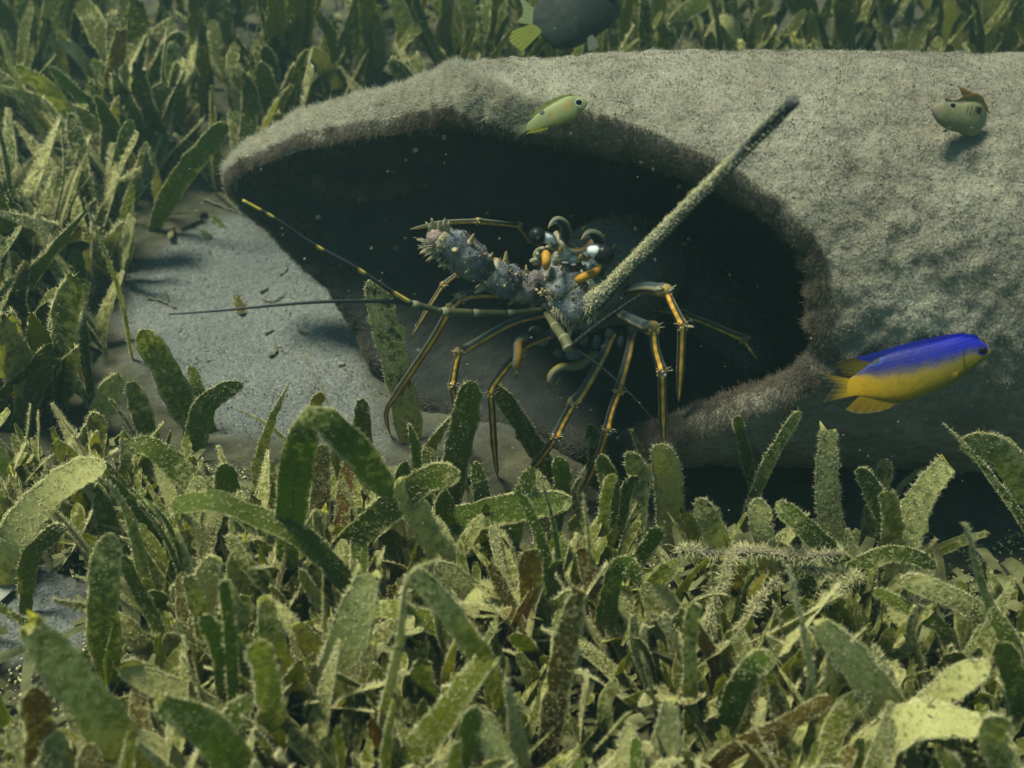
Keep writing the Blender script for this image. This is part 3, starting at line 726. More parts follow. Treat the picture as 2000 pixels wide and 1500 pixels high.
    # legs -------------------------------------------------------------------
    def leg(segs, r, far=False, seed=0, foot='ground'):
        """segs: list of point lists; a joint sits between consecutive segments"""
        g = []
        if not far:                                # the last segment comes down onto the silt, or onto the lip
            l = segs[-1]; y1 = float(ground_hit(*l[-1][:2])[1]) if foot == 'ground' else foot; y0 = l[0][2]
            py0, py1 = l[0][1], l[-1][1]
            segs = segs[:-1] + [[(q[0], q[1], y0 + (y1 - y0) * (q[1] - py0) / (py1 - py0)) for q in l]]
        for i, pts in enumerate(segs):
            PT = [L(*q) for q in pts] + ([L(*segs[i+1][0])] if i < len(segs)-1 and segs[i+1][0] != pts[-1] else [])
            P = catmull(PT, 9*len(PT)); n = len(P); tt = np.linspace(0, 1, n)
            rr_ = px2cm(r * 0.80, pts[0][2])
            sc = 1.08 - 0.04*i
            prof = np.interp(tt, [0, 0.06, 0.85, 0.96, 1], [1.05, 0.85, 0.95, 1.15, 0.95]) if i < len(segs)-1 else np.interp(tt, [0, 0.08, 0.55, 0.60, 0.64, 0.9, 1], [1.1, 0.9, 0.9, 1.02, 0.8, 0.55, 0.1])
            def cf(t, c, s, i=i):
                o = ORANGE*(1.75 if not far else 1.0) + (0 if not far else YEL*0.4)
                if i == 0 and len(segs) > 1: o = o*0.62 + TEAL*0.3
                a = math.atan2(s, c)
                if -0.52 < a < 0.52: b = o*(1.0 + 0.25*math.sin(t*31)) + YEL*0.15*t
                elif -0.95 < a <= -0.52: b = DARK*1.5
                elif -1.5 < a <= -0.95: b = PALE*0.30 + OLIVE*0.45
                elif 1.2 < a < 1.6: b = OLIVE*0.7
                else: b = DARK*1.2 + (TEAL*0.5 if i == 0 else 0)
                return b
            g.append(ring_mesh(P, rr_*sc*prof, 24, cf, ell=(1.0, 0.88)))
            if i < len(segs) - 1:
                q = L(*segs[i+1][0])
                g.append(ball(q, rr_*1.12, OLIVE*0.6 + ORANGE*0.35, (1, 1, 1), 10, 8))
                for k in range(7):
                    d = unit(np.array([random.uniform(-1, 1), -0.7, random.uniform(-1, 1)]))
                    g.append(ball(q + d*rr_*1.15, rr_*random.uniform(0.16, 0.30), (WHITE*0.5 if k < 2 else ORANGE*0.8 + PALE*0.25), (1, 1, 1), 7, 5))
                for k in range(5):
                    d = unit(np.array([random.uniform(-1, 1), -0.5, random.uniform(0, 1)]))
                    g.append(spine(q + d*rr_*1.1, d, rr_*1.1, rr_*0.14, TAN, PALE))
        return part('leg', join(g), M['leg'])
    leg([[(1035, 470, 0.5), (1022, 452, 0.2)], [(1014, 440, 0), (975, 436, -0.4), (935, 432, -0.8)], [(933, 432, -0.8), (870, 435, -1.2), (800, 448, -1.6)]], 8, far=True)
    leg([[(985, 560, -2), (930, 535, -2.4), (893, 535, -2.6)], [(893, 535, -2.6), (866, 556, -2.8)], [(866, 556, -2.8), (838, 600, -3.2), (804, 657, -3.6)]], 8, far=True)
    leg([[(1035, 585, -4.2), (975, 574, -4.8), (915, 576, -5.3)], [(898, 583, -5.5), (880, 602, -5.8)], [(880, 602, -5.8), (842, 668, -6.2), (768, 778, -6.6), (756, 800, -6.8), (755, 822, -6.9), (763, 852, -7)]], 12.5)
    leg([[(1065, 612, -4.2), (1000, 630, -4.9), (915, 678, -5.6)], [(897, 686, -5.8), (890, 712, -6.0), (884, 752, -6.2)], [(884, 752, -6.2), (890, 795, -6.4), (884, 850, -6.5)]], 12)
    leg([[(1070, 655, -4.6), (1030, 672, -5.2), (1012, 690, -5.6)], [(1012, 692, -5.6), (990, 715, -5.9), (964, 750, -6.2)], [(958, 768, -6.3), (961, 800, -6.5), (963, 836, -6.6), (966, 880, -6.7), (972, 932, -6.8)]], 12)
    leg([[(1195, 655, -4.2), (1175, 700, -5), (1138, 765, -5.8)], [(1120, 786, -6.0), (1104, 815, -6.3), (1086, 852, -6.6)], [(1086, 852, -6.6), (1060, 888, -7), (1012, 948, -7.4)]], 14)
    leg([[(1235, 650, -4.0), (1228, 690, -4.8), (1214, 742, -5.6)], [(1209, 762, -5.8), (1196, 798, -6.2), (1186, 838, -6.5)], [(1186, 838, -6.5), (1165, 900, -7), (1128, 975, -7.6)]], 13)
    leg([[(1205, 610, -3), (1240, 628, -5.0), (1268, 640, -6.6)], [(1276, 640, -6.8), (1280, 680, -7.2), (1293, 724, -7.6)], [(1293, 724, -7.6), (1294, 790, -9.2), (1296, 866, -9.8)]], 14, foot=-7.2)
    leg([[(1215, 570, -2), (1260, 562, -4.2), (1292, 566, -5.4)], [(1301, 568, -5.6), (1315, 600, -6), (1332, 634, -6.3)], [(1332, 634, -6.3), (1330, 700, -6.6), (1325, 785, -6.9)]], 14, foot=-6.8)
    leg([[(1280, 600, 0), (1335, 610, -1)], [(1338, 612, -1), (1390, 632, -2), (1440, 654, -3)], [(1452, 662, -3.2), (1465, 680, -3.4), (1480, 702, -3.6)]], 12, far=True)

    # mouthparts
    leg2 = []
    def palp(pts, r, cf):
        P = catmull([L(*q) for q in pts], 20)
        return ring_mesh(P, px2cm(r, -5.5)*np.interp(np.linspace(0, 1, 20), [0, .2, .8, 1], [.9, 1, .8, .15]), 10, cf)
    part('feeding_leg', palp([(1040, 655, -5), (1014, 664, -5.8), (1012, 690, -6.2), (1009, 712, -6.4), (1010, 738, -6.4)], 11, lambda t, c, s: (PALE*0.3 if s > 0.3 else ORANGE*0.6) if t > 0.25 and c > -0.2 else DARK*2), M['leg'])
    part('feeding_leg', palp([(1165, 690, -5), (1130, 714, -5.6), (1096, 717, -6.0), (1078, 730, -6.2), (1074, 746, -6.3), (1084, 752, -6.3), (1094, 736, -6.2)], 9, lambda t, c, s: PALE*0.3 if c > 0.6 else YEL*0.45), M['leg'])
    pl = []
    for (px, py, r, col, ax) in ((1057, 665, 14, (0.26, 0.30, 0.26), (1.2, .5, .9)), (1076, 652, 11, (0.2, 0.22, 0.15), (1, .5, 1)), (1046, 646, 13, OLIVE, (1.1, .7, .8)), (1121, 694, 15, (0.17, 0.24, 0.23), (1.2, .5, .8)),
                                 (1140, 662, 12, (0.14, 0.18, 0.17), (.8, .5, 1.3)), (1165, 668, 12, (0.13, 0.16, 0.14), (.7, .5, 1.4)), (1190, 652, 11, (0.14, 0.17, 0.15), (.8, .5, 1.1)), (1212, 668, 11, (0.12, 0.15, 0.14), (.7, .5, 1.3)), (1150, 640, 14, OLIVE*0.8, (1.4, .7, .6)), (1235, 640, 12, (0.12, 0.14, 0.12), (.8, .5, 1.2)), (1090, 690, 10, OLIVE, (1, .7, 1))):
        pl.append(ball(L(px, py, -4.4), px2cm(r, -4.4), np.array(col) * 0.55, ax, 10, 8))
    part('mouth_plates', join(pl), M['shell'])
    hair('shell_fuzz', np.vstack(fz_r), np.vstack(fz_t), np.full(sum(len(a) for a in fz_r), 0.0065), M['turf'], root, LOB)
build_lobster()

# ------------------------------------------------------------------ seagrass
MCACHE = {}
def blade_mesh(name, P, width, roll=0.0, twist=0.0, fuzz=0.3, tip='round', bow=0.12, seed=0, origin=(0, 0, 0), n=20, view=None, grains=1.0):
    """a strap leaf along P: solid, gently cupped, with grains and filaments of growth stuck to it"""
    rg = np.random.default_rng(seed)
    t = 1 - (1 - np.linspace(0, 1, n)) ** 1.7
    Cd = catmull(P, 160); fi = t * 159; q0 = np.minimum(fi.astype(int), 158); C = Cd[q0] + (Cd[q0 + 1] - Cd[q0]) * (fi - q0)[:, None]
    T = unit(np.gradient(C, axis=0))
    length = np.linalg.norm(np.diff(C, axis=0), axis=1).sum()
    view = unit(np.array([0, -0.8, 0.35])) if view is None else unit(np.asarray(view, float))
    a = min(0.55, 1.05 * width / max(length, 1e-6))
    wp = (0.55 + 0.45 * np.clip(t / 0.4, 0, 1)) * (1 - 0.16 * np.clip((t - 0.5) / 0.5, 0, 1))
    if tip == 'round':
        q = np.clip((t - (1 - a)) / a, 0, 1); wp = wp * np.sqrt(np.maximum(1 - q**2.0, 0.006))
    elif tip == 'point':
        wp = wp * np.clip((1 - t) / 0.55, 0.05, 1) ** 0.7
    else:
        wp = wp * (1 - rg.uniform(0.2, 0.5) * np.clip((t - 0.78) / 0.22, 0, 1) ** 1.5)
    wp = wp * (1 + 0.05 * np.sin(t * 17 + rg.uniform(0, 6)) + 0.04 * np.sin(t * 41 + rg.uniform(0, 6)))
    hw = 0.5 * width * wp
    us = np.array([-1, -0.94, -0.5, 0, 0.5, 0.94, 1.0]); V = []; UV = []
    N_, S_ = [], []
    for i in range(n):
        b = view - T[i] * (view @ T[i])
        if np.linalg.norm(b) < 0.1: b = np.array([1.0, 0, 0]) - T[i] * T[i][0]
        b = unit(b); s = np.cross(T[i], b); r = math.radians(roll + twist * (t[i] - 0.5))
        nrm = b * math.cos(r) + s * math.sin(r); sd = np.cross(T[i], nrm)
        N_.append(nrm); S_.append(sd)
        ragged = 0.07 * rg.normal() * fuzz * width * np.array([1, 1, 0, 0, 0, 0, 0]) + 0.07 * rg.normal() * fuzz * width * np.array([0, 0, 0, 0, 0, 1, 1])
        cut = (rg.normal(size=7) * 0.20 * width) if (tip == 'cut' and i == n - 1) else np.zeros(7)
        th = 0.010
        base = [C[i] + sd * (hw[i] * u + ragged[k] * abs(u)) - nrm * bow * hw[i] * (u * u) + T[i] * cut[k] for k, u in enumerate(us)]
        for k in range(7): V.append(base[k] + nrm * th * (1 - 0.7 * abs(us[k]))); UV.append((0.5 + us[k] / 2, t[i] * length))
        for k in range(6, -1, -1): V.append(base[k] - nrm * th * (1 - 0.7 * abs(us[k]))); UV.append((0.5 + us[k] / 2, t[i] * length))
    F = []
    for i in range(n - 1):
        for k in range(14):
            k2 = (k + 1) % 14; F.append((i*14+k, i*14+k2, (i+1)*14+k2, (i+1)*14+k))
    F.append(tuple(range(13, -1, -1))); F.append(tuple((n-1)*14 + k for k in range(14)))
    mi = [0] * len(F)
    V = np.array(V); UV = np.array(UV); N_ = np.array(N_); S_ = np.array(S_)
    # grains and filaments
    ng = int(length * width * (20 + 290 * fuzz) * grains) + int(length * (18 + 125 * fuzz) * grains); ng = min(ng, 2200)
    if ng > 0:
        tt = rg.uniform(0.05, 1, ng) ** 0.8
        edge = rg.uniform(size=ng) < 0.6
        u = np.where(edge, np.sign(rg.uniform(-1, 1, ng)) * rg.uniform(0.9, 1.0, ng), rg.uniform(-0.95, 0.95, ng))
        clump = noise3(tt * length * 1.6, u * 1.3, seed * 0.37 % 50, 9)
        keep = rg.uniform(size=ng) < 0.45 + 0.6 * clump + 0.25 * fuzz; tt, u, edge = tt[keep], u[keep], edge[keep]; ng = len(tt)
        fi = (1 - (1 - tt) ** (1 / 1.7)) * (n - 1); i0 = np.clip(fi.astype(int), 0, n - 2); fr = (fi - i0)[:, None]
        lerp = lambda A: A[i0] * (1 - fr) + A[i0 + 1] * fr
        c, nn, ss, hh = lerp(C), lerp(N_), lerp(S_), lerp(hw[:, None])
        side = np.where(rg.uniform(size=ng) < 0.72, 1.0, -1.0)[:, None]
        up = np.sign(nn[:, 2:3] + 1e-6); side = np.where(rg.uniform(size=(ng, 1)) < 0.5, up, side)
        p = c + ss * hh * u[:, None] - nn * bow * hh * (u * u)[:, None] + nn * side * 0.012
        D = np.where(edge[:, None], ss * np.sign(u)[:, None] + nn * side * 0.4, nn * side) + rg.normal(size=(ng, 3)) * 0.6 + np.array([0, 0, 0.25])
        D = unit(D); fil = rg.uniform(size=ng) < 0.5
        Ln = np.where(fil, rg.uniform(0.05, 0.20, ng), rg.uniform(0.015, 0.05, ng))[:, None] * (0.65 + 0.5 * fuzz)
        Rn = np.where(fil, rg.uniform(0.005, 0.011, ng), rg.uniform(0.010, 0.030, ng))[:, None] * (0.8 + 0.35 * fuzz)
        A1 = unit(np.cross(D, rg.normal(size=(ng, 3)))); A2 = np.cross(D, A1)
        g = np.stack([p + A1*Rn, p - A1*Rn*0.5 + A2*Rn*0.87, p - A1*Rn*0.5 - A2*Rn*0.87, p + D*Ln], 1).reshape(-1, 3)
        o = len(V); k = o + np.arange(ng)[:, None] * 4
        GF = np.concatenate([k + [0, 1, 3], k + [1, 2, 3], k + [2, 0, 3]]).tolist()
        V = np.vstack([V, g]); UV = np.vstack([UV, np.zeros((ng * 4, 2))]); F += GF; mi += [1] * len(GF)
    me = mesh_from(name, V, F, [M['blade'], M['crumb']], mi, UV, origin=origin)
    MCACHE[me.name] = (V - np.asarray(origin), F, UV, mi)
    return me

STYLE = {'k': ((0.055, 0.07, 0.055), 0.80), 'g': ((0.165, 0.205, 0.020), 0.47), 'y': ((0.31, 0.295, 0.020), 0.50), 'f': ((0.30, 0.295, 0.034), 0.72), 'd': ((0.36, 0.335, 0.10), 1.0), 'b': ((0.25, 0.155, 0.022), 0.52)}
def style_color(st, rg=random):
    c, f = STYLE[st]; j = rg.uniform(0.8, 1.2)
    return (c[0]*j*rg.uniform(.88, 1.12), c[1]*j*rg.uniform(.92, 1.08), c[2]*j, min(1, f*rg.uniform(.85, 1.1)))

HERO = [
 # (label, [blade: (points base->tip, width px, style, roll, tip)])
 ('green seagrass blade with a small hole leaning right beside the pipe tip', [([(300,450),(345,360),(400,290),(442,240)],44,'g',10,'round')]),
 ('fuzzy blunt seagrass blade slanting up right in the top left corner', [([(190,190),(255,105),(300,75),(340,46)],38,'f',-15,'cut')]),
 ('pair of clean green blades crossing in the upper left bed', [([(265,170),(243,85),(225,24)],36,'g',0,'round'),([(320,240),(285,155),(255,105),(236,80)],34,'g',8,'round')]),
 ('grey dusty blade pointing up left in the upper left bed', [([(215,200),(160,110),(104,66)],26,'d',20,'round')]),
 ('cluster of broad green blades left of the pipe tip', [([(255,360),(275,270),(300,200),(326,168)],52,'g',-12,'cut'),([(320,350),(343,250),(356,164)],30,'g',30,'round'),([(290,180),(325,130),(360,110)],36,'g',-10,'round'),([(215,500),(222,390),(240,290),(258,234)],30,'g',5,'round')]),
 ('brown pointed dead blade between green ones left of the pipe tip', [([(355,300),(375,245),(389,204)],44,'b',-20,'point')]),
 ('two green blades reaching left above the sand patch', [([(230,365),(180,308),(132,278)],36,'g',10,'round'),([(260,440),(200,383),(150,346),(113,338)],38,'g',-5,'round')]),
 ('thin dusty stem leaning left at the left frame edge', [([(140,370),(80,250),(45,180),(-5,60)],15,'d',50,'cut')]),
 ('stubby round tipped green blades at the left edge of the sand', [([(200,560),(140,505),(78,485)],36,'g',12,'round'),([(168,590),(155,530),(150,486)],40,'g',-15,'round')]),
 ('narrow dusty spike standing left of the pipe tip', [([(315,420),(305,335),(293,288)],17,'d',10,'point')]),
 ('broad olive blade end at the left frame edge', [([(35,640),(30,550),(24,492)],48,'f',15,'round'),([(-60,700),(35,637),(96,604)],36,'g',5,'round')]),
 ('long thin curved stem at the left of the sand patch', [([(262,700),(238,570),(200,470),(163,385)],11,'f',30,'point')]),
 ('tall olive blade at the left end of the top edge', [([(115,210),(110,90),(98,-20)],46,'f',10,'cut'),([(40,190),(60,90),(40,-10)],40,'g',-10,'round')]),
 ('short dusty broken blade above the pipe tip', [([(480,250),(466,185),(455,130)],21,'d',5,'cut'),([(520,240),(506,182),(493,140)],28,'f',10,'round')]),
 ('pale olive blades standing behind the pipe bend', [([(665,180),(632,127),(602,94)],30,'d',-10,'round'),([(630,170),(640,95),(650,46)],34,'f',10,'cut'),([(592,130),(588,60),(590,26)],32,'g',0,'round')]),
 ('long green blade running off the top left of the pipe', [([(660,160),(690,55),(725,-40)],42,'g',15,'round'),([(560,120),(570,40),(560,-40)],40,'f',-20,'round')]),
 ('loose dark olive blades above the pipe where the bank is thin', [([(700,150),(715,80),(740,10)],30,'f',10,'round'),([(735,150),(745,90),(735,30)],26,'y',-20,'cut'),([(770,140),(790,70),(770,-10)],32,'f',0,'round')]),
 ('brown tattered blades leaning over the middle of the pipe top', [([(870,150),(858,80),(880,10)],28,'b',10,'cut'),([(905,150),(920,70),(905,-20)],30,'f',-10,'round'),([(985,150),(1000,90),(985,40)],22,'d',20,'cut')]),
 ('green and brown blades just behind the grey fish', [([(1090,150),(1070,80),(1040,-10)],30,'f',10,'round'),([(1175,150),(1195,70),(1230,0)],28,'b',-10,'cut'),([(1240,140),(1250,60),(1235,-20)],34,'y',5,'round')]),
 ('thin brown stem slanting right behind the pipe top', [([(765,150),(812,50),(838,-25)],15,'b',20,'cut')]),
 ('brownish upright blade behind the pipe top near the grey fish', [([(945,150),(950,50),(962,-30)],32,'b',10,'cut'),([(900,140),(880,60),(850,0)],30,'f',-10,'round')]),
 ('pale sediment coated broad blade at the top right', [([(1895,120),(1852,40),(1815,-30)],62,'d',-10,'cut')]),
 ('white dusty upright blade behind the right of the pipe', [([(1638,110),(1645,30),(1652,-30)],38,'d',10,'cut')]),
 ('wide pale blade leaning right in the top right corner', [([(1905,130),(1940,20),(1995,-50)],62,'d',15,'round')]),
 ('green blade curled over behind the right of the pipe', [([(1562,130),(1577,45),(1552,0),(1525,-25)],42,'g',10,'round'),([(1500,120),(1490,50),(1500,-20)],38,'f',-10,'round')]),
 ('green blade leaning right behind the middle of the pipe', [([(1285,130),(1330,35),(1405,-15)],38,'g',-10,'round'),([(1290,120),(1280,40),(1300,-30)],34,'y',20,'round')]),
 ('folded fuzzy blade arching just behind the pipe top', [([(1500,140),(1445,66),(1412,50),(1382,85)],36,'d',20,'cut')]),
 ('tall brown green blade with fuzzy left edge beside the sand', [([(385,880),(332,765),(295,692),(274,645)],58,'f',-8,'round')]),
 ('clean green blade curving right over the sand', [([(375,900),(393,805),(430,766),(474,750)],44,'g',8,'round')]),
 ('small green blade tip standing on the sand edge', [([(418,830),(392,752),(372,713)],26,'g',0,'round')]),
 ('dark green upright blade left of the sand', [([(305,900),(272,795),(252,745)],42,'g',10,'round'),([(180,860),(208,778),(234,735)],44,'d',-10,'cut')]),
 ('yellow olive blades at the left edge below the grass gap', [([(30,840),(70,752),(112,698)],48,'y',10,'round'),([(150,920),(178,852),(196,810)],48,'f',-10,'round')]),
 ('edge on green blade pointing up left near the left bed', [([(285,885),(240,812),(212,778)],15,'g',65,'round')]),
 ('broad glossy green blade arching left in the left bed', [([(440,1020),(352,932),(300,884),(250,866)],54,'g',5,'round')]),
 ('broad pale blade thick with sediment at lower left', [([(20,1060),(90,962),(150,918),(208,908)],66,'d',-12,'round')]),
 ('short round tipped green blade in the left bed', [([(446,1010),(442,945),(440,905)],54,'g',6,'round')]),
 ('edge on green blade slanting up left below the sand', [([(590,905),(520,840),(456,797)],17,'g',60,'point')]),
 ('long green blade folded over below the sand', [([(560,1120),(578,935),(598,835),(632,818),(700,880),(765,970)],62,'g',8,'round')]),
 ('rounded green blade tip upright below the sand patch', [([(722,910),(709,825),(708,778)],36,'g',-8,'round'),([(592,890),(613,805),(627,766)],27,'y',15,'round')]),
 ('thin fuzzy blade leaning right below the sand', [([(505,905),(533,812),(564,748)],22,'f',20,'point')]),
 ('long blade arching left with a dusty tip in the left foreground', [([(690,1160),(595,1052),(500,1008),(420,978),(332,988)],48,'g',12,'round')]),
 ('narrow fuzzy blade with curled tip in the left foreground', [([(280,1160),(247,1045),(215,970),(191,932)],28,'f',15,'point')]),
 ('two narrow edge on blades in the left foreground', [([(355,1170),(312,1065),(267,980)],18,'g',55,'round'),([(362,1160),(328,1055),(301,988)],16,'g',50,'round')]),
 ('upright broad fuzzy blade beside the pale seabed patch', [([(215,1250),(210,1130),(216,1040)],64,'f',0,'round')]),
 ('short green blade lying toward the pale seabed patch', [([(50,1110),(95,1057),(127,1028)],38,'g',10,'round')]),
 ('curled fuzzy blade in the shadowed gap at left', [([(545,1145),(492,1090),(443,1043)],32,'f',20,'round')]),
 ('broad dusty blade group left of centre foreground', [([(390,1230),(400,1142),(422,1092)],54,'d',-8,'cut'),([(452,1290),(446,1192),(437,1132)],26,'f',10,'round'),([(468,1270),(475,1205),(479,1163)],30,'f',0,'cut'),([(555,1300),(536,1222),(519,1173)],54,'f',5,'cut')]),
 ('tall broad green blade standing before the lobster legs', [([(872,1000),(893,895),(911,812),(922,744)],60,'g',4,'round')]),
 ('green blade leaning left just right of the tall one', [([(1070,915),(1012,822),(964,750)],42,'g',-12,'round')]),
 ('two small green blades left of the lobster feet', [([(828,950),(809,872),(799,828)],36,'g',10,'point'),([(822,915),(850,866),(882,812)],27,'y',15,'point')]),
 ('long clean green blades lying across below the lobster', [([(660,1100),(760,1012),(830,952),(900,925)],64,'g',15,'round'),([(840,1050),(985,1003),(1118,978)],64,'g',10,'round')]),
 ('short green blades crowding under the left lobster feet', [([(955,1010),(942,950),(928,900)],38,'g',10,'round'),([(865,975),(850,920),(832,872)],34,'f',-12,'round'),([(1005,1015),(1018,960),(1040,912)],36,'g',5,'round')]),
 ('dark green blades rising between the middle lobster feet', [([(1085,1000),(1100,945),(1090,892)],40,'g',-8,'round'),([(1130,1015),(1120,965),(1140,915)],30,'f',20,'point'),([(1060,1010),(1068,965),(1052,930)],34,'f',-15,'cut')]),
 ('shaded blades at the foot of the lip under the right lobster legs', [([(1185,1010),(1192,950),(1172,888)],40,'g',8,'round'),([(1245,1010),(1252,945),(1228,882)],42,'f',-10,'round'),([(1215,1020),(1225,970),(1245,930)],30,'g',25,'round')]),
 ('grey dusty blade with torn tip below the lobster', [([(875,1120),(822,1022),(778,945)],54,'d',-10,'cut')]),
 ('spray of narrow green blades below the lobster feet', [([(1078,1170),(1062,1055),(1009,945)],30,'g',35,'round'),([(1098,1170),(1081,1022),(1054,928)],22,'g',45,'point'),([(1150,1160),(1150,1060),(1138,965)],11,'f',40,'point'),([(1205,1110),(1222,1050),(1243,982)],10,'f',30,'point'),([(1178,1080),(1185,982),(1196,925)],26,'f',25,'round')]),
 ('small clean green blade leaning right at centre right', [([(1215,1145),(1258,1082),(1290,1030)],36,'g',8,'round')]),
 ('green blade with rolled tip at centre right', [([(1185,1230),(1203,1145),(1228,1118),(1250,1145)],44,'g',15,'round')]),
 ('upright brown blade with a pale dusty edge', [([(1078,1420),(1108,1265),(1132,1150)],58,'b',-10,'cut')]),
 ('short olive leaf lying level in the centre foreground', [([(905,1245),(805,1187),(742,1180),(690,1198)],40,'y',12,'round')]),
 ('short white blade end caked with sediment at the centre', [([(920,1190),(988,1193),(1050,1245)],62,'d',-25,'round')]),
 ('long pale fuzzy stem bending over in the centre foreground', [([(745,1420),(782,1240),(800,1118),(862,1092)],22,'d',25,'point')]),
 ('long olive blade slanting up left in the centre foreground', [([(975,1345),(912,1225),(862,1163),(803,1112)],48,'f',10,'round')]),
 ('short brown blade with fuzzy crest below the lobster', [([(1042,1190),(1035,1115),(1046,1072)],52,'b',0,'round')]),
 ('broad olive blade leaning right at the bottom centre', [([(780,1490),(858,1383),(900,1332),(945,1290)],64,'y',-8,'cut'),([(895,1540),(914,1435),(932,1380)],46,'g',10,'round')]),
 ('pale dusty blade upright at the bottom centre', [([(1015,1490),(1002,1395),(988,1326)],44,'d',10,'point')]),
 ('tall pale sediment covered blade below the blue yellow fish', [([(1622,1060),(1614,940),(1618,838)],48,'d',5,'cut')]),
 ('forked pair of thin green blades in the shadow under the pipe', [([(1462,990),(1500,892),(1562,803)],26,'f',15,'round'),([(1480,985),(1455,882),(1439,813)],24,'g',0,'round')]),
 ('two rounded green blades right of the tall pale one', [([(1735,1040),(1702,955),(1673,916)],42,'g',8,'round'),([(1705,1000),(1724,935),(1731,896)],36,'f',-10,'round')]),
 ('fan of dusty blades with ragged tops at the right', [([(1765,1120),(1798,1005),(1852,905)],62,'d',-10,'cut'),([(1740,1100),(1745,1020),(1730,960)],44,'f',10,'cut'),([(1760,970),(1800,935),(1857,902)],12,'d',30,'cut')]),
 ('thin green blade slanting left at the right frame edge', [([(2030,1080),(1932,932),(1841,826)],24,'g',30,'point')]),
 ('wide olive blade leaning left at the right frame edge', [([(2060,1030),(1975,905),(1878,856)],74,'f',-8,'round'),([(2025,900),(2002,812),(1986,750)],42,'f',10,'round')]),
 ('round tipped olive blade below the pipe lip', [([(1425,1100),(1387,1015),(1363,972)],50,'f',8,'round')]),
 ('dusty blade below the pipe lip', [([(1495,1110),(1486,1025),(1479,972)],48,'d',-10,'round')]),
 ('green blade leaning left above the fuzzy twig', [([(1650,1110),(1572,1022),(1515,982)],50,'g',10,'round')]),
 ('small green leaf lying over the fuzzy twig', [([(1575,1140),(1530,1086),(1493,1074)],36,'g',8,'round')]),
 ('clean green leaf pointing right at the right', [([(1630,1145),(1720,1092),(1782,1090),(1828,1110)],38,'g',20,'round')]),
 ('thin pale fuzzy stalk upright right of the twig', [([(1588,1390),(1566,1225),(1539,1103)],17,'d',20,'point')]),
 ('narrow fuzzy blade upright below the twig', [([(1350,1390),(1350,1255),(1358,1178)],30,'f',15,'round')]),
 ('bright clean green blade with blunt tip at lower right', [([(1425,1420),(1468,1324),(1514,1282)],56,'g',5,'round')]),
 ('broad ragged dusty blade at lower right', [([(1745,1410),(1672,1294),(1598,1216)],76,'d',-8,'cut')]),
 ('two olive blades pointing left at the right', [([(1850,1240),(1770,1186),(1706,1153)],32,'y',15,'round'),([(1930,1225),(1840,1162),(1758,1133)],46,'f',10,'round')]),
 ('narrow fuzzy upright blade near the right frame edge', [([(1960,1270),(1912,1125),(1884,1019)],28,'f',20,'point')]),
 ('green blade tips at the lower right frame edge', [([(2000,1330),(1966,1244),(1933,1187)],42,'g',5,'round'),([(2000,1400),(1976,1306),(1948,1257)],52,'g',10,'round')]),
 ('pale broad blade leaning right at lower right', [([(1780,1430),(1860,1343),(1934,1298)],64,'d',-12,'round')]),
 ('blade caked white with sediment in the lower right corner', [([(1700,1500),(1800,1430),(1920,1420)],84,'d',-20,'round'),([(1990,1560),(1950,1470),(1960,1400)],60,'f',10,'round')]),
 ('brown edged blade lying level at lower right', [([(1420,1450),(1520,1398),(1625,1362)],44,'b',35,'round')]),
 ('large blurred dusty blade in the lower left corner', [([(270,1480),(172,1345),(55,1215)],92,'f',-5,'cut')]),
 ('large blurred yellow blade at the bottom left', [([(480,1560),(402,1445),(308,1373)],84,'y',8,'cut')]),
 ('grey green blade lying across the pale seabed patch', [([(250,1255),(172,1212),(102,1172)],42,'f',10,'point')]),
 ('brown tinged blade at the bottom left edge', [([(85,1500),(76,1405),(64,1343)],62,'b',-8,'round'),([(70,1560),(100,1475),(116,1428)],46,'f',10,'round')]),
 ('upright pair of green blades at bottom left of centre', [([(438,1370),(421,1275),(394,1203)],42,'g',8,'round'),([(456,1420),(447,1255),(437,1133)],28,'g',15,'round')]),
 ('short broad green blade at the bottom left of centre', [([(415,1450),(460,1388),(493,1358)],54,'g',-5,'round'),([(535,1440),(517,1325),(499,1253)],58,'f',10,'round')]),
 ('thin green blade entering at the left frame edge', [([(90,1235),(30,1196),(-40,1162)],20,'g',30,'round')]),
 ('heavily crusted broad blade at left of centre foreground', [([(650,1330),(690,1205),(722,1118)],84,'d',-10,'cut')]),
 ('grey green strap leaf standing in the left of the pipe mouth', [([(812,905),(795,800),(762,660),(725,545)],58,'k',5,'round')]),
 ('dull grey blades in shadow at the foot of the pipe lip', [([(1310,1000),(1305,930),(1285,868)],58,'d',5,'round'),([(1290,960),(1255,890),(1232,838)],30,'f',15,'point'),([(1160,920),(1165,870),(1150,830)],36,'g',0,'round')]),
]

def seg_group(px, py):
    if py < 700: return 'seagrass behind the pipe and the sand'
    return 'seagrass in the foreground bed'

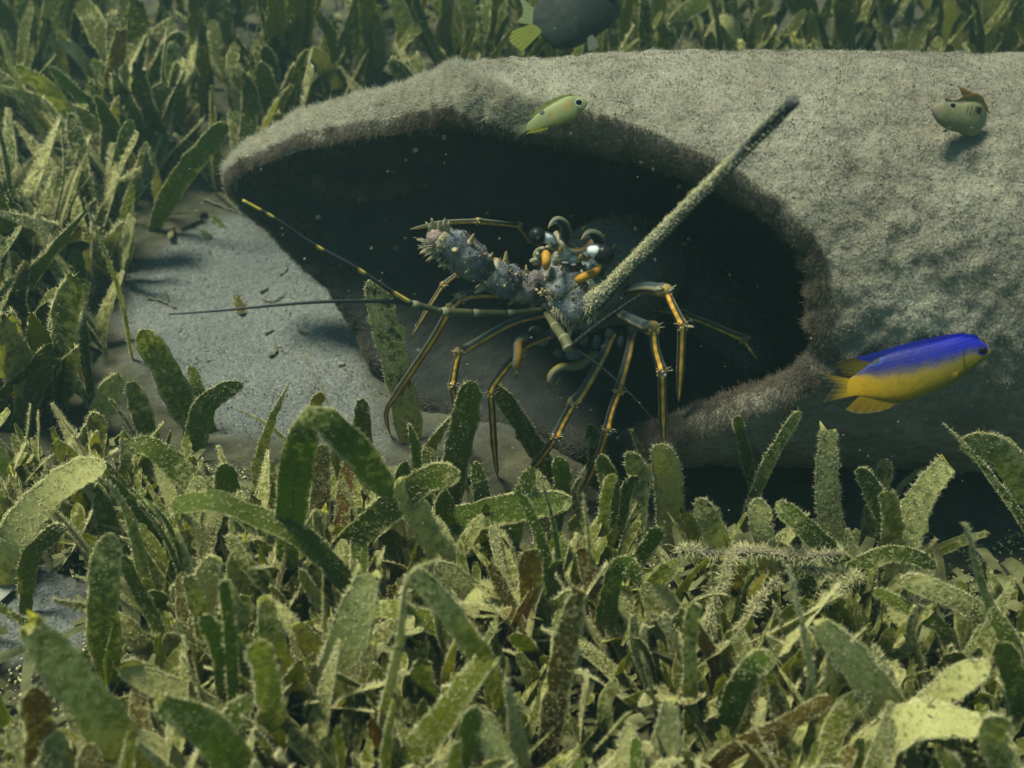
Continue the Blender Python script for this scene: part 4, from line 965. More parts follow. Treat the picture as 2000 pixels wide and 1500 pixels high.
HERO_TIPS = []
def build_heroes():
    for hi, (label, blades) in enumerate(HERO):
        b0 = blades[0][0][0]
        yb0 = ground_hit(*b0)
        if b0[1] > 905: yb0[1] -= 1.2
        root = thing('seagrass_shoot', label, 'seagrass', yb0, seg_group(*b0))
        HERO_TIPS.append((label, blades[0][0][-1]))
        for bi, (pts, w, st, roll, tip) in enumerate(blades):
            g = ground_hit(*pts[0])
            if pts[0][1] > 905:                          # the foot is hidden in the canopy: it stands nearer than the sight line's end
                hh = min(2.0, (pts[0][1] - 905) / 60.0) + 0.3; dd = ray(*pts[0]); g = CAM + dd * ((g[2] + hh - CAM[2]) / dd[2])
            if 'strap leaf standing' in label: g = np.array([0, -2.5, 0.5])
            lean = random.uniform(-0.22, 0.18)
            z0 = g[2]
            P = []
            for (px, py) in pts:                         # walk along the leaning sheet the blade grows in
                d = ray(px, py)
                t = (g[1] - CAM[1] + lean * (CAM[2] - z0)) / (d[1] - lean * d[2])
                P.append(CAM + d * t)
            P = np.array(P)
            gz = float(ground(P[0][0], P[0][1])); ext = P[0] - unit(P[1] - P[0]) * (P[0][2] - gz) * 0.5; ext[2] = gz - 0.4; P = np.vstack([ext, P])
            bulge = random.uniform(-0.5, 0.5) * np.sin(np.linspace(0, np.pi, len(P))); P[:, 1] += bulge
            dep = (P[-1] - CAM) @ FWD
            wc = w * dep / FPX
            col = style_color(st)
            me = blade_mesh('blade', P, wc, roll, random.uniform(-30, 30), col[3], tip, random.uniform(-0.10, 0.10), hi * 31 + bi * 7 + 1, yb0, n=26, view=CAM - P.mean(0))
            link('blade', me, root, color=col)
build_heroes()

# filler shoots: prototypes copied one by one
def make_proto(k):
    rg = np.random.default_rng(900 + k); out = []
    nb = int(rg.integers(3, 6))
    for b in range(nb):
        Ln = rg.uniform(3.0, 6.6); w = rg.uniform(0.55, 1.0)
        az = rg.uniform(0, 6.28); ln = rg.uniform(0.05, 0.55); cv = rg.uniform(-0.1, 0.5)
        d = np.array([math.cos(az), math.sin(az), 0])
        base = d * rg.uniform(0, 0.35)
        P = [base + np.array([0, 0, -0.5])]
        for s in (0.0, 0.35, 0.7, 1.0):
            P.append(base + d * Ln * (ln * s + cv * s * s * 0.7) + np.array([0, 0, Ln * s * (1 - 0.28 * (ln + cv * s))]) + rg.normal(size=3) * 0.1)
        st = rg.choice(['g', 'f', 'd', 'y', 'b', 'f', 'g'], p=[.2, .22, .24, .12, .06, .1, .06])
        c, f = STYLE[st]
        nv = -d * 0.7 + np.array([0, 0, 0.5]) + rg.normal(size=3) * 0.4
        me = blade_mesh('blade', P, w, rg.uniform(-25, 25), rg.uniform(-40, 40), f, rg.choice(['round', 'round', 'cut', 'point']), rg.uniform(-0.1, 0.1), 5000 + k * 13 + b, (0, 0, 0), n=16, view=nv)
        tips = np.array(P)
        out.append((me, st, tips))
    return out
PROTO = [make_proto(k) for k in range(26)]
CANOPY = [(-200, 640), (0, 660), (60, 700), (200, 760), (260, 730), (330, 820), (440, 850), (640, 850), (760, 895), (840, 905), (960, 920), (1040, 935), (1130, 940), (1250, 905), (1330, 925), (1420, 965), (1560, 990), (1640, 1000), (1820, 1010), (1850, 950), (1900, 1020), (1940, 940), (2000, 840), (2200, 800)]
def inside(poly, x, y):
    c = False; j = len(poly) - 1
    for i in range(len(poly)):
        if (poly[i][1] > y) != (poly[j][1] > y) and x < (poly[j][0]-poly[i][0])*(y-poly[i][1])/(poly[j][1]-poly[i][1]) + poly[i][0]: c = not c
        j = i
    return c

CUT = (' beside ', ' in the ', ' left of ', ' right of ', ' at the ', ' at ', ' above ', ' below ', ' between ', ' behind ', ' near ', ' over ', ' with ', ' before ', ' just ', ' running ', ' under ', ' toward ', ' on the ', ' reaching ', ' across ')
def short_name(label):
    w = label
    for c in CUT:
        k = w.find(c)
        if k > 8: w = w[:k]
    return w
LOOK = {'g': 'clean green', 'f': 'fuzzy olive', 'd': 'pale dusty', 'y': 'yellow green', 'b': 'brownish'}
NUM = {2: 'two', 3: 'three', 4: 'four', 5: 'five'}
TAKEN = set()
def filler_label(tip, styles, back):
    cand = sorted(HERO_TIPS, key=lambda h: (h[1][0] - tip[0]) ** 2 + (h[1][1] - tip[1]) ** 2)
    main = max(set(styles), key=styles.count)
    for h in cand[:10]:
        dx, dy = tip[0] - h[1][0], tip[1] - h[1][1]
        if abs(dx) > abs(dy): rel = 'right of' if dx > 0 else 'left of'
        else: rel = 'below' if dy > 0 else 'above'
        far = 'close' if math.hypot(dx, dy) < 110 else 'some way'
        place = ' '.join(h[0].split()[-7:]) if len(h[0].split()) > 99 else short_name(h[0])
        where = 'behind the pipe' if back and tip[0] > 470 else ''
        lab = f"low {NUM[len(styles)]} bladed {LOOK[main]} shoot {far} {rel} the {place}"
        if len(lab.split()) <= 16 and lab not in TAKEN:
            TAKEN.add(lab); return lab
    return None

LITE = {}
def make_lite(share=0.07):
    for pr in PROTO:
        for me, st, T in pr:
            V, F, UV, mi = MCACHE[me.name]; nb = sum(1 for m in mi if m == 0); ng = (len(F) - nb) // 3; nv = len(V) - 4 * ng; k = int(ng * share)
            F2 = F[:nb] + F[nb:nb+k] + F[nb+ng:nb+ng+k] + F[nb+2*ng:nb+2*ng+k]
            LITE[me.name] = (V[:nv+4*k], F2, UV[:nv+4*k], [0]*nb + [1]*(3*k))
make_lite()
def place_fillers():
    rg = np.random.default_rng(5); ok_list = []
    def test(x, y, back, smin, smax):
        k = int(rg.integers(len(PROTO))); a = rg.uniform(0, 6.283); s = rg.uniform(smin, smax)
        z = float(ground(x, y)); ca, sa = math.cos(a), math.sin(a)
        bp = project((x, y, z))
        if inside(SANDPOLY, *bp) or (not back and inside(LOWPATCH, *bp)) or (not back and inside(RIGHTPATCH, *bp)): return None
        best = None
        for me, st, T in PROTO[k]:
            Q = np.stack([T[:, 0]*ca - T[:, 1]*sa, T[:, 0]*sa + T[:, 1]*ca, T[:, 2]], -1) * s + [x, y, z]
            for q in Q[1:]:
                px, py = project(q)
                if not back and (py < np.interp(px, [c[0] for c in CANOPY], [c[1] for c in CANOPY]) or inside(LOWPATCH, px, py)): return None
                if back and inside(SANDPOLY, px, py): return None
                if back and -13.5 < q[0] and q[1] < 8.6 + abs(PYAW * q[0]): return None
                if not back and q[0] > 2 and q[1] > -8.2: return None
                if best is None or py < best[1]: best = (px, py)
        return (x, y, z, k, a, s, best)
    n = 0; tries = 0; front, rear = [], []
    while len(front) < 340 and tries < 16000:             # foreground bed
        tries += 1; y = rg.uniform(-23, -4.0); half = 5 + (y + 38.4) * 0.49
        r = test(rg.uniform(-half, half), y, False, 0.5, 0.9)
        if r: front.append(r)
    tries = 0
    while len(rear) < 270 and tries < 9000:               # bed beyond the pipe, and left of the sand
        tries += 1; y = rg.uniform(9, 46); half = 6 + (y + 38.4) * 0.5
        x = rg.uniform(-half, half)
        if rg.uniform() < 0.16: y = rg.uniform(-1, 14); x = rg.uniform(-32, -15.5)
        if y < 17 and x > -14 and x < -9: continue
        r = test(x, y, True, 0.85, 1.6)
        if r: rear.append(r)
    def vis(r):
        px, py = r[6]; return -40 < px < 2040 and -60 < py < 1540
    front.sort(key=lambda r: (not vis(r), -r[5])); rear.sort(key=lambda r: (not vis(r), r[1]))
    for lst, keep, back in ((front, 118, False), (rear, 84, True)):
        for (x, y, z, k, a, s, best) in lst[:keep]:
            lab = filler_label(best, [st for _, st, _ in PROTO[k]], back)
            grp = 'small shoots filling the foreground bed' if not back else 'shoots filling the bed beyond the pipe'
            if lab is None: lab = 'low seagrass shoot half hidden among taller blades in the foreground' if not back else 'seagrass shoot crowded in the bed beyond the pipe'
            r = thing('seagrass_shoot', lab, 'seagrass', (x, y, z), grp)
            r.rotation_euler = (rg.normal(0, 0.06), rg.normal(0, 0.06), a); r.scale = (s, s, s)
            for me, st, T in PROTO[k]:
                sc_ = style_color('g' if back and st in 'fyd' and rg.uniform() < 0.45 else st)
                link('blade', me, r, color=(*[q * (0.72 if back else 1.0) for q in sc_[:3]], sc_[3]))  # rear blades darkened in colour, as if less light reached them
        # the many small ones left over grow together as one mass
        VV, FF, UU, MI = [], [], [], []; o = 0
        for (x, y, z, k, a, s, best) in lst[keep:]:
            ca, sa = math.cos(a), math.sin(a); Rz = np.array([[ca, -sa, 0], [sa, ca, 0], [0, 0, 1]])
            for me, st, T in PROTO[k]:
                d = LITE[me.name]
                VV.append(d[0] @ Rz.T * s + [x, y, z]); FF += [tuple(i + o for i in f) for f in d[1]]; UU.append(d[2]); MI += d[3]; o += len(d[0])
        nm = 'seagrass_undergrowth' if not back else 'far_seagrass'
        ob = link(nm, mesh_from(nm, np.vstack(VV), FF, [M['blade'], M['crumb']], MI, np.vstack(UU)), color=(*[c * (0.5 if back else 0.95) for c in STYLE['f'][0]], 0.45 if back else 0.6)); ob['kind'] = 'stuff'  # far mass darkened in colour too, for the dimmer background light
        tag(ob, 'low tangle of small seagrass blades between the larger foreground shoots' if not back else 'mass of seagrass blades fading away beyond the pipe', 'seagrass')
    return len(front), len(rear)
print('fillers', place_fillers())

# dead leaf pieces and crumbs lying between the shoots, and the far bed
def build_litter():
    rg = np.random.default_rng(17); V = []; F = []; o = 0
    def strip(c, az, L_, w, lift, tilt):
        nonlocal o
        d = np.array([math.cos(az), math.sin(az), tilt]); s = np.array([-math.sin(az), math.cos(az), rg.normal() * 0.4])
        n = 6
        for i in range(n):
            t = i / (n - 1) - 0.5
            p = c + d * L_ * t + np.array([0, 0, lift * (0.25 - t * t) * L_ + 0.05]); ww = w * (1 - 1.2 * abs(t) ** 2.5)
            V.extend([p - s * ww / 2, p + s * ww / 2 + np.array([0, 0, 0.02])])
        for i in range(n - 1): F.append((o + 2*i, o + 2*i + 1, o + 2*i + 3, o + 2*i + 2))
        o += 2 * n
    cnt = 0
    while cnt < 2800:
        if rg.uniform() < 0.6: y = rg.uniform(-24, -5); 
        else: y = rg.uniform(9, 46)
        half = 6 + (y + 38.4) * 0.5; x = rg.uniform(-half, half)
        bp = project((x, y, float(ground(x, y))))
        if inside(SANDPOLY, *bp) or inside(LOWPATCH, *bp): continue
        if (x > -2 and -8.5 < y < 9) or (bp[0] > 1770 and bp[1] < 1150): continue
        strip(np.array([x, y, float(ground(x, y)) + rg.uniform(0, 1.0) ** 2 * 1.6]), rg.uniform(0, 6.28), rg.uniform(0.4, 2.4), rg.uniform(0.1, 0.5), rg.uniform(-0.2, 0.9), rg.normal() * 0.35); cnt += 1
    ob = link('leaf_litter', mesh_from('leaf_litter', np.array(V), F, [M['litter']])); ob['kind'] = 'stuff'
    tag(ob, 'brown dead leaf litter on the seabed between the seagrass shoots', 'leaf litter')
build_litter()

def crumbs(name, pts, sizes, mat, label, cat, seed=0, kind='stuff'):
    V, F = crumb_geo(pts, sizes, seed)
    ob = link(name, mesh_from(name, V, F, [mat])); ob['kind'] = kind
    return tag(ob, label, cat)

# ------------------------------------------------------------------ fish
def build_fish(name, label, cat, top, bot, D, thick, colf, fins, eyes, yaw=0.0, group=None, nst=150, bulge_pow=0.6):
    """top / bot: traced back and belly lines from snout to tail root (photo px); thick: half width share of height"""
    top = np.asarray(top, float); bot = np.asarray(bot, float)
    snout = (top[0] + bot[0]) / 2; tail = (top[-1] + bot[-1]) / 2
    cx = (snout + tail) / 2
    axis = unit(tail - snout); span = np.linalg.norm(tail - snout)
    def W(p, off=0.0):
        p = np.asarray(p, float)
        dd = D + yaw * ((p - cx) @ axis) / FPX * D
        return at_d(p[0], p[1], dd) - FWD * off
    org = W(cx)
    root = thing(name, label, cat, org, group)
    tc = catmull(top, nst); bc = catmull(bot, nst); V = []; C = []; F = []; nr = 110
    for i in range(nst):
        s = i / (nst - 1); m = (tc[i] + bc[i]) / 2; h = (tc[i] - bc[i]) / 2
        hh = np.linalg.norm(h) / FPX * D
        tw = thick * hh * (0.55 + 0.45 * math.sin(min(1, (s + 0.12) / 0.55) * math.pi / 2)) * (1 - 0.86 * (max(0, s - 0.45) / 0.55) ** 1.5)
        for k in range(nr):
            a = 2 * np.pi * k / nr
            V.append(W(m + h * math.cos(a), tw * math.sin(a))); C.append(colf(s, math.cos(a), m + h * math.cos(a)))
    for i in range(nst - 1):
        for k in range(nr):
            k2 = (k + 1) % nr; F.append((i*nr+k, i*nr+k2, (i+1)*nr+k2, (i+1)*nr+k))
    F.append(tuple(range(nr - 1, -1, -1))); F.append(tuple((nst-1)*nr + k for k in range(nr)))
    link('body', mesh_from('body', np.array(V), F, [M['fish']], col=np.array(C), origin=org), root)
    for fname, a, b, off, cf in fins:                     # fin: root line a, margin line b
        n = 18; A = catmull(a, n); B = catmull(b, n); V = []; C = []; F = []
        m = 7
        for sd in (0.012, -0.012):
            for i in range(n):
                for j in range(m):
                    f = j / (m - 1); p = A[i] * (1 - f) + B[i] * f
                    V.append(W(p, off + sd * (1 - 0.6 * f) + 0.02 * math.sin(i * 2.2) * f)); C.append(cf(i / (n - 1), f, p))
        for l in range(2):
            o = l * n * m
            for i in range(n - 1):
                for j in range(m - 1):
                    q = (o+i*m+j, o+i*m+j+1, o+(i+1)*m+j+1, o+(i+1)*m+j); F.append(q if l == 0 else q[::-1])
        link(fname, mesh_from(fname, np.array(V), F, [M['fin']], col=np.array(C), origin=org), root)
    for (ex, ey, r, off, iris) in eyes:
        c = W((ex, ey), off); rc = r / FPX * D
        e = link('eye', mesh_from('eye', *(lambda g: (g[0], g[1]))(ball(c, rc, DARK, (1, 0.55, 1), 20, 14)), [M['gloss']], col=ball(c, rc, DARK * 0.5, (1, 0.55, 1), 20, 14)[2], origin=org), root)
        g = [ball(c + (RGT * math.cos(a) + UPV * math.sin(a)) * rc * 1.02, rc * 0.22, np.array(iris), (1, 1, 1), 6, 5) for a in np.linspace(0, 6.283, 18, endpoint=False)]
        g = join(g); link('iris_ring', mesh_from('iris_ring', g[0], g[1], [M['fish']], col=g[2], origin=org), e)
    return root

def crop5(L_): return [(1560 + u / 4.545, 620 + v / 4.545) for u, v in L_]
FB = np.array([0.006, 0.010, 0.36]); FBd = np.array([0.008, 0.014, 0.16]); FY = np.array([0.150, 0.120, 0.002]); FYo = np.array([0.30, 0.175, 0.003])
def damsel_col(s, c, p):
    # border between the blue back and yellow flank runs from below the eye to the tail root
    w = 0.5 * float(noise3(p[0] * 0.10, p[1] * 0.10, 0.0, 3)) + 0.5 * float(noise3(p[0] * 0.3, p[1] * 0.3, 0.0, 4))
    lim = np.interp(s, [0, 0.05, 0.12, 0.3, 0.6, 0.8, 0.9, 1.0], [1.3, 0.45, 0.14, 0.10, 0.14, 0.22, 0.75, 1.4])
    yl = FY * (1.0 - 0.35 * max(0, 0.5 - s)) + (FYo - FY) * min(1, max(0, s - 0.35) * 1.8)
    u, v = p[0] * 0.964 - p[1] * 0.26, p[0] * 0.26 + p[1] * 0.964            # scale rows run along the body
    dots = max(0, math.sin(u * 1.15 + (int(v * 0.28) % 2) * 1.57)) * max(0, math.sin(v * 0.88))
    bl = (FB * np.interp(s, [0, 0.3, 0.6, 1], [1.0, 0.75, 0.42, 0.25]) + FBd * 0.25) * (0.50 + 1.5 * dots)
    k = 1 / (1 + math.exp(-((c - lim) * 11 + w * 1.6)))
    out = yl * (1 - k) + bl * k
    g = math.exp(-((c - lim - 0.06) / 0.16) ** 2) * min(1, max(0, (s - 0.03) * 20))
    out = out * (1 - 0.55 * g) + np.array([0.024, 0.030, 0.050]) * (0.55 + 1.2 * dots) * g
    if k < 0.5 and c > lim - 0.5 and dots > 0.55: out = out * 0.6 + np.array([0.06, 0.045, 0.10]) * 0.6
    ge = abs(s - (0.235 - 0.05 * (c + 0.2) ** 2))
    if ge < 0.010 and -0.75 < c < 0.35: out = out * 0.55
    d = math.hypot((p[0] - 1704) * 0.75, p[1] - 703)
    if d < 8.5: out = DARK * 0.3
    elif d < 13: out = out * 0.3 + np.array([0.004, 0.06, 0.26]) * (0.3 + dots)
    return out
def ycol(i, f, p): return FY * (0.9 - 0.55 * f)
build_fish('damselfish', 'bright blue and yellow damselfish swimming right before the pipe', 'fish',
    crop5([(1712, 290), (1660, 240), (1560, 185), (1420, 172), (1250, 205), (1050, 250), (850, 300), (680, 370), (560, 465), (430, 560)]),
    crop5([(1706, 318), (1640, 385), (1510, 482), (1390, 572), (1250, 645), (1100, 695), (950, 738), (760, 735), (580, 705), (430, 690)]),
    35.5, 0.44, damsel_col,
    [('dorsal_fin', crop5([(1600, 205), (1420, 180), (1200, 225), (950, 285), (750, 350), (600, 445)]), crop5([(1590, 160), (1430, 140), (1180, 180), (900, 245), (640, 322), (520, 352)]), 0.0,
      lambda i, f, p: (FB * 0.9 if i < 0.45 else FB * 0.25 + FBd * 0.9) * (0.8 + 0.6 * max(0, math.sin(p[0] * .95 + p[1] * .2) * math.sin(p[1] * .95 - p[0] * .2)))),
     ('rear_dorsal_fin', crop5([(640, 400), (580, 460), (520, 520)]), crop5([(480, 362), (330, 400), (400, 520)]), 0.0, lambda i, f, p: FY * (0.8 - 0.6 * f)),
     ('tail_fin', crop5([(500, 552), (490, 600), (490, 650), (500, 690)]), crop5([(140, 490), (300, 600), (290, 640), (210, 755)]), 0.0, lambda i, f, p: FYo * max(0, 1 - 1.2 * f) * 1.7 + np.array([.06, .06, .025]) * f),
     ('anal_fin', crop5([(960, 720), (800, 730), (650, 715), (540, 700)]), crop5([(900, 762), (720, 835), (520, 852), (412, 818)]), 0.0, lambda i, f, p: (FYo * 0.6 + FY * 0.4) * (1 - 0.3 * f) + np.array([0, .03, .05]) * (f > .9)),
     ('pelvic_fin', crop5([(1090, 670), (1060, 690)]), crop5([(930, 782), (910, 792)]), 0.35, lambda i, f, p: FY * 0.8),
     ('pectoral_fin', crop5([(1345, 480), (1335, 520)]), crop5([(1290, 500), (1290, 545)]), 0.62, lambda i, f, p: FYo * 1.1)],
    [(1560 + 1590/4.545, 620 + 298/4.545, 8.6, 0.36, (0.01, 0.012, 0.16))], yaw=0.05)

def crop6(L_): return [(960 + u / 3.125, 160 + v / 3.125) for u, v in L_]
def pale_col(s, c, p):
    b = np.array([0.16, 0.17, 0.065]) * (1 + 0.15 * c)
    if math.hypot(p[0] - 1058, p[1] - 220) < 5.5: return DARK * 0.6
    if 0.30 < s < 0.40 and -0.1 < c < 0.6: b = b * 0.65 + ORANGE * 0.3
    if 0.52 < s < 0.60 and -0.5 < c < 0.3: b = b * 0.75 + ORANGE * 0.22
    if c < -0.75: b = b * 0.6 + np.array([0.14, 0.13, 0.01])
    return b
build_fish('small_yellow_fish', 'small pale yellow green fish with a black spot above the pipe opening', 'fish',
    crop6([(588, 122), (570, 104), (525, 90), (470, 88), (400, 118), (330, 160), (270, 205), (215, 258)]),
    crop6([(588, 135), (560, 175), (510, 220), (450, 250), (390, 265), (320, 280), (260, 292), (205, 300)]),
    36.0, 0.36, pale_col,
    [('dorsal_fin', crop6([(520, 95), (430, 105), (330, 165), (270, 210)]), crop6([(490, 70), (400, 92), (300, 148), (235, 212)]), 0, lambda i, f, p: np.array([.24, .25, .07]) * (1 - .3 * f)),
     ('tail_fin', crop6([(216, 256), (212, 280), (206, 302)]), crop6([(120, 270), (150, 320), (130, 365)]), 0, lambda i, f, p: np.array([.20, .21, .10]) * (1 - .75 * f)),
     ('anal_fin', crop6([(350, 276), (300, 284), (250, 292)]), crop6([(340, 290), (280, 308), (205, 318)]), 0, lambda i, f, p: np.array([.26, .24, .02])),
     ('pelvic_fin', crop6([(440, 250), (425, 256)]), crop6([(390, 285), (380, 288)]), 0.2, lambda i, f, p: np.array([.26, .24, .03]))],
    [(960 + 530/3.125, 160 + 138/3.125, 6.5, 0.24, (0.35, 0.40, 0.30))], yaw=-0.1)

def crop7(L_): return [(1760 + u / 8.333, 140 + v / 8.333) for u, v in L_]
def olive_col(s, c, p):
    b = np.array([0.145, 0.142, 0.068]) * (1 + 0.3 * max(0, -c))
    w = max(0.0, 1 - s / 0.34) ** 1.5; b = b * (1 - 0.7 * w) + np.array([0.10, 0.065, 0.06]) * w
    if s < 0.42: b = b * (0.85 + 0.5 * max(0, math.sin(p[0] * 2.1) * math.sin(p[1] * 2.1)))
    if 0.55 < s < 0.85 and 0.05 < c < 0.65 and math.sin(p[0] * .8 + p[1] * .3) > 0.2: b = b * 0.4
    return b
build_fish('olive_fish', 'olive fish with pinkish face and orange edged back fin hovering over the pipe', 'fish',
    crop7([(488, 600), (560, 545), (690, 480), (830, 500), (980, 505), (1130, 480), (1260, 500), (1350, 570), (1400, 700)]),
    crop7([(495, 640), (540, 745), (640, 870), (780, 945), (930, 990), (1080, 1050), (1200, 1040), (1300, 950), (1370, 830)]),
    35.2, 0.55, olive_col,
    [('dorsal_fin', crop7([(700, 490), (900, 505), (1100, 490), (1280, 515), (1395, 690)]), crop7([(690, 440), (880, 478), (1010, 400), (1270, 385), (1430, 690)]), 0.1, lambda i, f, p: ORANGE * 0.75 if f > 0.75 else np.array([.08, .08, .03])),
     ('tail_fin', crop7([(1120, 480), (1240, 500), (1360, 620)]), crop7([(960, 205), (1230, 345), (1420, 640)]), -0.2, lambda i, f, p: ORANGE * 0.7 if f > 0.8 else np.array([.10, .09, .035])),
     ('pelvic_fin', crop7([(720, 925), (760, 945)]), crop7([(600, 1010), (660, 1030)]), 0.3, lambda i, f, p: np.array([.16, .17, .10])),
     ('pelvic_fin', crop7([(900, 985), (980, 1020)]), crop7([(1010, 1100), (1060, 1080)]), 0.3, lambda i, f, p: np.array([.15, .14, .06])),
     ('pectoral_fin', crop7([(1120, 640), (1100, 730)]), crop7([(1200, 650), (1160, 770)]), 0.55, lambda i, f, p: np.array([.05, .055, .02]))],
    [(1760 + 745/8.333, 140 + 612/8.333, 5.2, 0.46, (0.22, 0.25, 0.20))], yaw=0.5)

def grey_col(s, c, p): return np.array([0.013, 0.017, 0.013]) * (1 - 0.5 * c) * (1 + 0.5 * float(noise3(p[0] * .09, p[1] * .09, 0, 3)))
build_fish('grey_fish', 'dark grey fish with yellow fins half cut off at the top edge', 'fish',
    [(1214, 18), (1200, -18), (1170, -45), (1125, -58), (1085, -40), (1058, -8), (1042, 18)],
    [(1210, 30), (1190, 52), (1160, 74), (1125, 92), (1088, 96), (1060, 74), (1040, 46)],
    57.0, 0.4, grey_col,
    [('tail_fin', [(1043, 16), (1041, 32), (1040, 48)], [(1012, -12), (1022, 24), (1008, 44)], 0, lambda i, f, p: np.array([.24, .27, .12])),
     ('anal_fin', [(1060, 62), (1048, 52), (1038, 48)], [(1020, 102), (996, 82), (1000, 62)], 0.1, lambda i, f, p: np.array([.24, .26, .03])),
     ('pelvic_fin', [(1146, 78), (1156, 72)], [(1148, 104), (1170, 96)], 0.4, lambda i, f, p: np.array([.16, .17, .12]))],
    [(1193, 6, 9, 0.30, (0.02, 0.022, 0.02))])

# ------------------------------------------------------------------ small things on the sand
def lay_strip(name, label, cat, pts, w, mat_key, color=None, lift=0.08, group=None, bow=0.3, fz=0.1):
    P = []
    for (px, py) in pts:
        g = ground_hit(px, py); g[2] += lift; P.append(g)
    P = np.array(P); dep = (P.mean(0) - CAM) @ FWD
    if mat_key == 'blade':
        me = blade_mesh(name, P, w * dep / FPX, 0, 10, fz, 'round', bow, hash(label) % 999, P[0], n=12, view=(0.1, -0.2, 1))
        o = link(name, me, loc=P[0], color=color)
    else:
        Q = catmull(P, 14); Q[:, 2] += 0.05 * np.sin(np.arange(14) * 1.7)
        V, F, C = ring_mesh(Q, (w * dep / FPX / 2) * np.linspace(1, 0.5, 14), 7, None, rough=0.02, seed=3)
        o = link(name, mesh_from(name, V, F, [M[mat_key]], origin=P[0]), loc=P[0])
    return tag(o, label, cat, group)
lay_strip('leaf_fragment', 'small oval yellow brown leaf bit lying on the open sand', 'leaf', [(462, 580), (468, 600), (474, 618)], 22, 'blade', (0.13, 0.10, 0.03, 0.3), 0.15)
lay_strip('leaf_fragment', 'dark green leaf scrap on the sand near the pipe tip', 'leaf', [(375, 440), (395, 455), (412, 468)], 24, 'blade', (0.04, 0.07, 0.015, 0.3))
lay_strip('leaf_fragment', 'short upright green leaf scrap close under the pipe tip', 'leaf', [(418, 425), (428, 440), (440, 445)], 26, 'blade', (0.05, 0.09, 0.02, 0.3))
for i, (lb, pts, w) in enumerate([
    ('pale forked twig bit lying at mid sand', [(515, 588), (535, 590), (560, 574)], 5), ('short dark twig on the sand above the pale one', [(510, 573), (524, 566)], 6),
    ('dark twig scrap on the left side of the sand', [(290, 585), (320, 592), (345, 605)], 6), ('upright thin sprig on the left side of the sand', [(322, 568), (327, 580), (330, 592)], 4),
    ('crumbled twig bit in the lower middle of the sand', [(520, 655), (535, 648)], 7), ('dark splinter right of the lower sand middle', [(583, 648), (605, 655)], 5),
    ('small green algae sprig standing in the lower sand', [(527, 700), (540, 690), (537, 672)], 7), ('long thin pale stalk lying near the right edge of the sand', [(592, 695), (620, 745), (645, 810)], 6),
    ('curved worm like thread on the upper sand', [(548, 540), (560, 530), (560, 518)], 4), ('thin straight stalk touching the pipe tip', [(400, 392), (440, 408), (480, 425)], 6)]):
    lay_strip('twig_scrap', lb, 'twig', pts, w, 'twig', group='bits of debris on the sand')
def shell_bit(name, label, px, py, w, h, mat='white', dz=0.0):
    g = ground_hit(px, py); s = ((g - CAM) @ FWD) / FPX
    V, F, C = ball((0, 0, 0), 1, WHITE, (w*s/2, h*s/2, h*s/2.6), 14, 9)
    V = V + noise3(V[:, 0]*9, V[:, 1]*9, V[:, 2]*9, 3)[:, None] * V * 0.25
    o = link(name, mesh_from(name, V, F, [M[mat]]), loc=g + [0, 0, 0.05 + dz]); o.rotation_euler = (0.2, 0.15, 0.4)
    tag(o, label, 'shell', 'shell bits on the seabed')
shell_bit('shell_fragment', 'bright white shell bit near the right edge of the sand', 666, 712, 16, 10)
shell_bit('shell_fragment', 'tiny white shell bit beside the green algae sprig', 546, 678, 9, 8)
shell_bit('shell_fragment', 'pinkish pale pebble at the foot of the blades left of the lobster', 846, 902, 32, 26, 'twig')
# flat pale flake at the left edge
g0 = ground_hit(10, 1150)
fl = [(-3.2, -0.6), (-1.6, -1.0), (0.2, -0.9), (0.5, -0.3), (0.95, 0.1), (0.9, 0.45), (0.1, 0.7), (-1.4, 0.85), (-3.2, 0.8)]
Vf = np.array([(x, y, 0.10 * math.sin(x * 3) + 0.06) for x, y in fl] + [(x, y, 0.10 * math.sin(x * 3)) for x, y in fl]); nf = len(fl)
tag(link('shell_flake', mesh_from('shell_flake', Vf, [tuple(range(nf)), tuple(range(2*nf-1, nf-1, -1))] + [(i, nf+i, nf+(i+1) % nf, (i+1) % nf) for i in range(nf)], [M['white']], smooth=False), loc=g0 + [0, 0, 0.15]), 'flat pale flake with a broken edge at the left frame edge', 'shell')

# branching twig furred with pale growth
def build_twig():
    base = at_y(1480, 1240, -14.0); g = ground(base[0], base[1]); org = np.array([base[0], base[1], g])
    root = thing('fuzzy_twig', 'dead branching twig thickly coated with pale fuzz at lower right', 'twig', org)
    arms = [([(1325, 1072, -9.2), (1400, 1080, -9.4), (1480, 1078, -9.6), (1560, 1085, -9.8), (1650, 1082, -10)], 20), ([(1432, 1085, -9.6), (1415, 1130, -10.2), (1390, 1190, -10.8), (1375, 1250, -11.2)], 17),
            ([(1520, 1130, -10.1), (1480, 1175, -10.6), (1440, 1240, -11.3)], 9), ([(1560, 1105, -9.8), (1620, 1120, -10), (1680, 1125, -10.2)], 13), ([(1670, 1120, -10.2), (1630, 1160, -10.6), (1610, 1170, -10.8)], 11)]
    rs, ts = [], []
    for pts, w in arms:
        P = catmull([at_y(q[0], q[1], q[2] - 3.0) for q in pts], 26); s = ((P.mean(0) - CAM) @ FWD) / FPX
        RA = w*s/2*(0.75 + 0.3*noise3(np.arange(26)*0.6, w, 0, 2))
        V, F, C = ring_mesh(P, RA, 10, None, rough=0.08, seed=w)
        link('branch', mesh_from('branch', V, F, [M['turf_brown']], origin=org), root)
        p, N = scatter_on(V, F, int(900*w/14), w); rs.append(p); ts.append(p + unit(N + RNG.normal(size=p.shape)*0.5) * RNG.uniform(0.05, 0.24, (len(p), 1)))
    hair('branch_fuzz', np.vstack(rs), np.vstack(ts), np.full(sum(map(len, rs)), 0.010), M['crumb'], root, org)
build_twig()

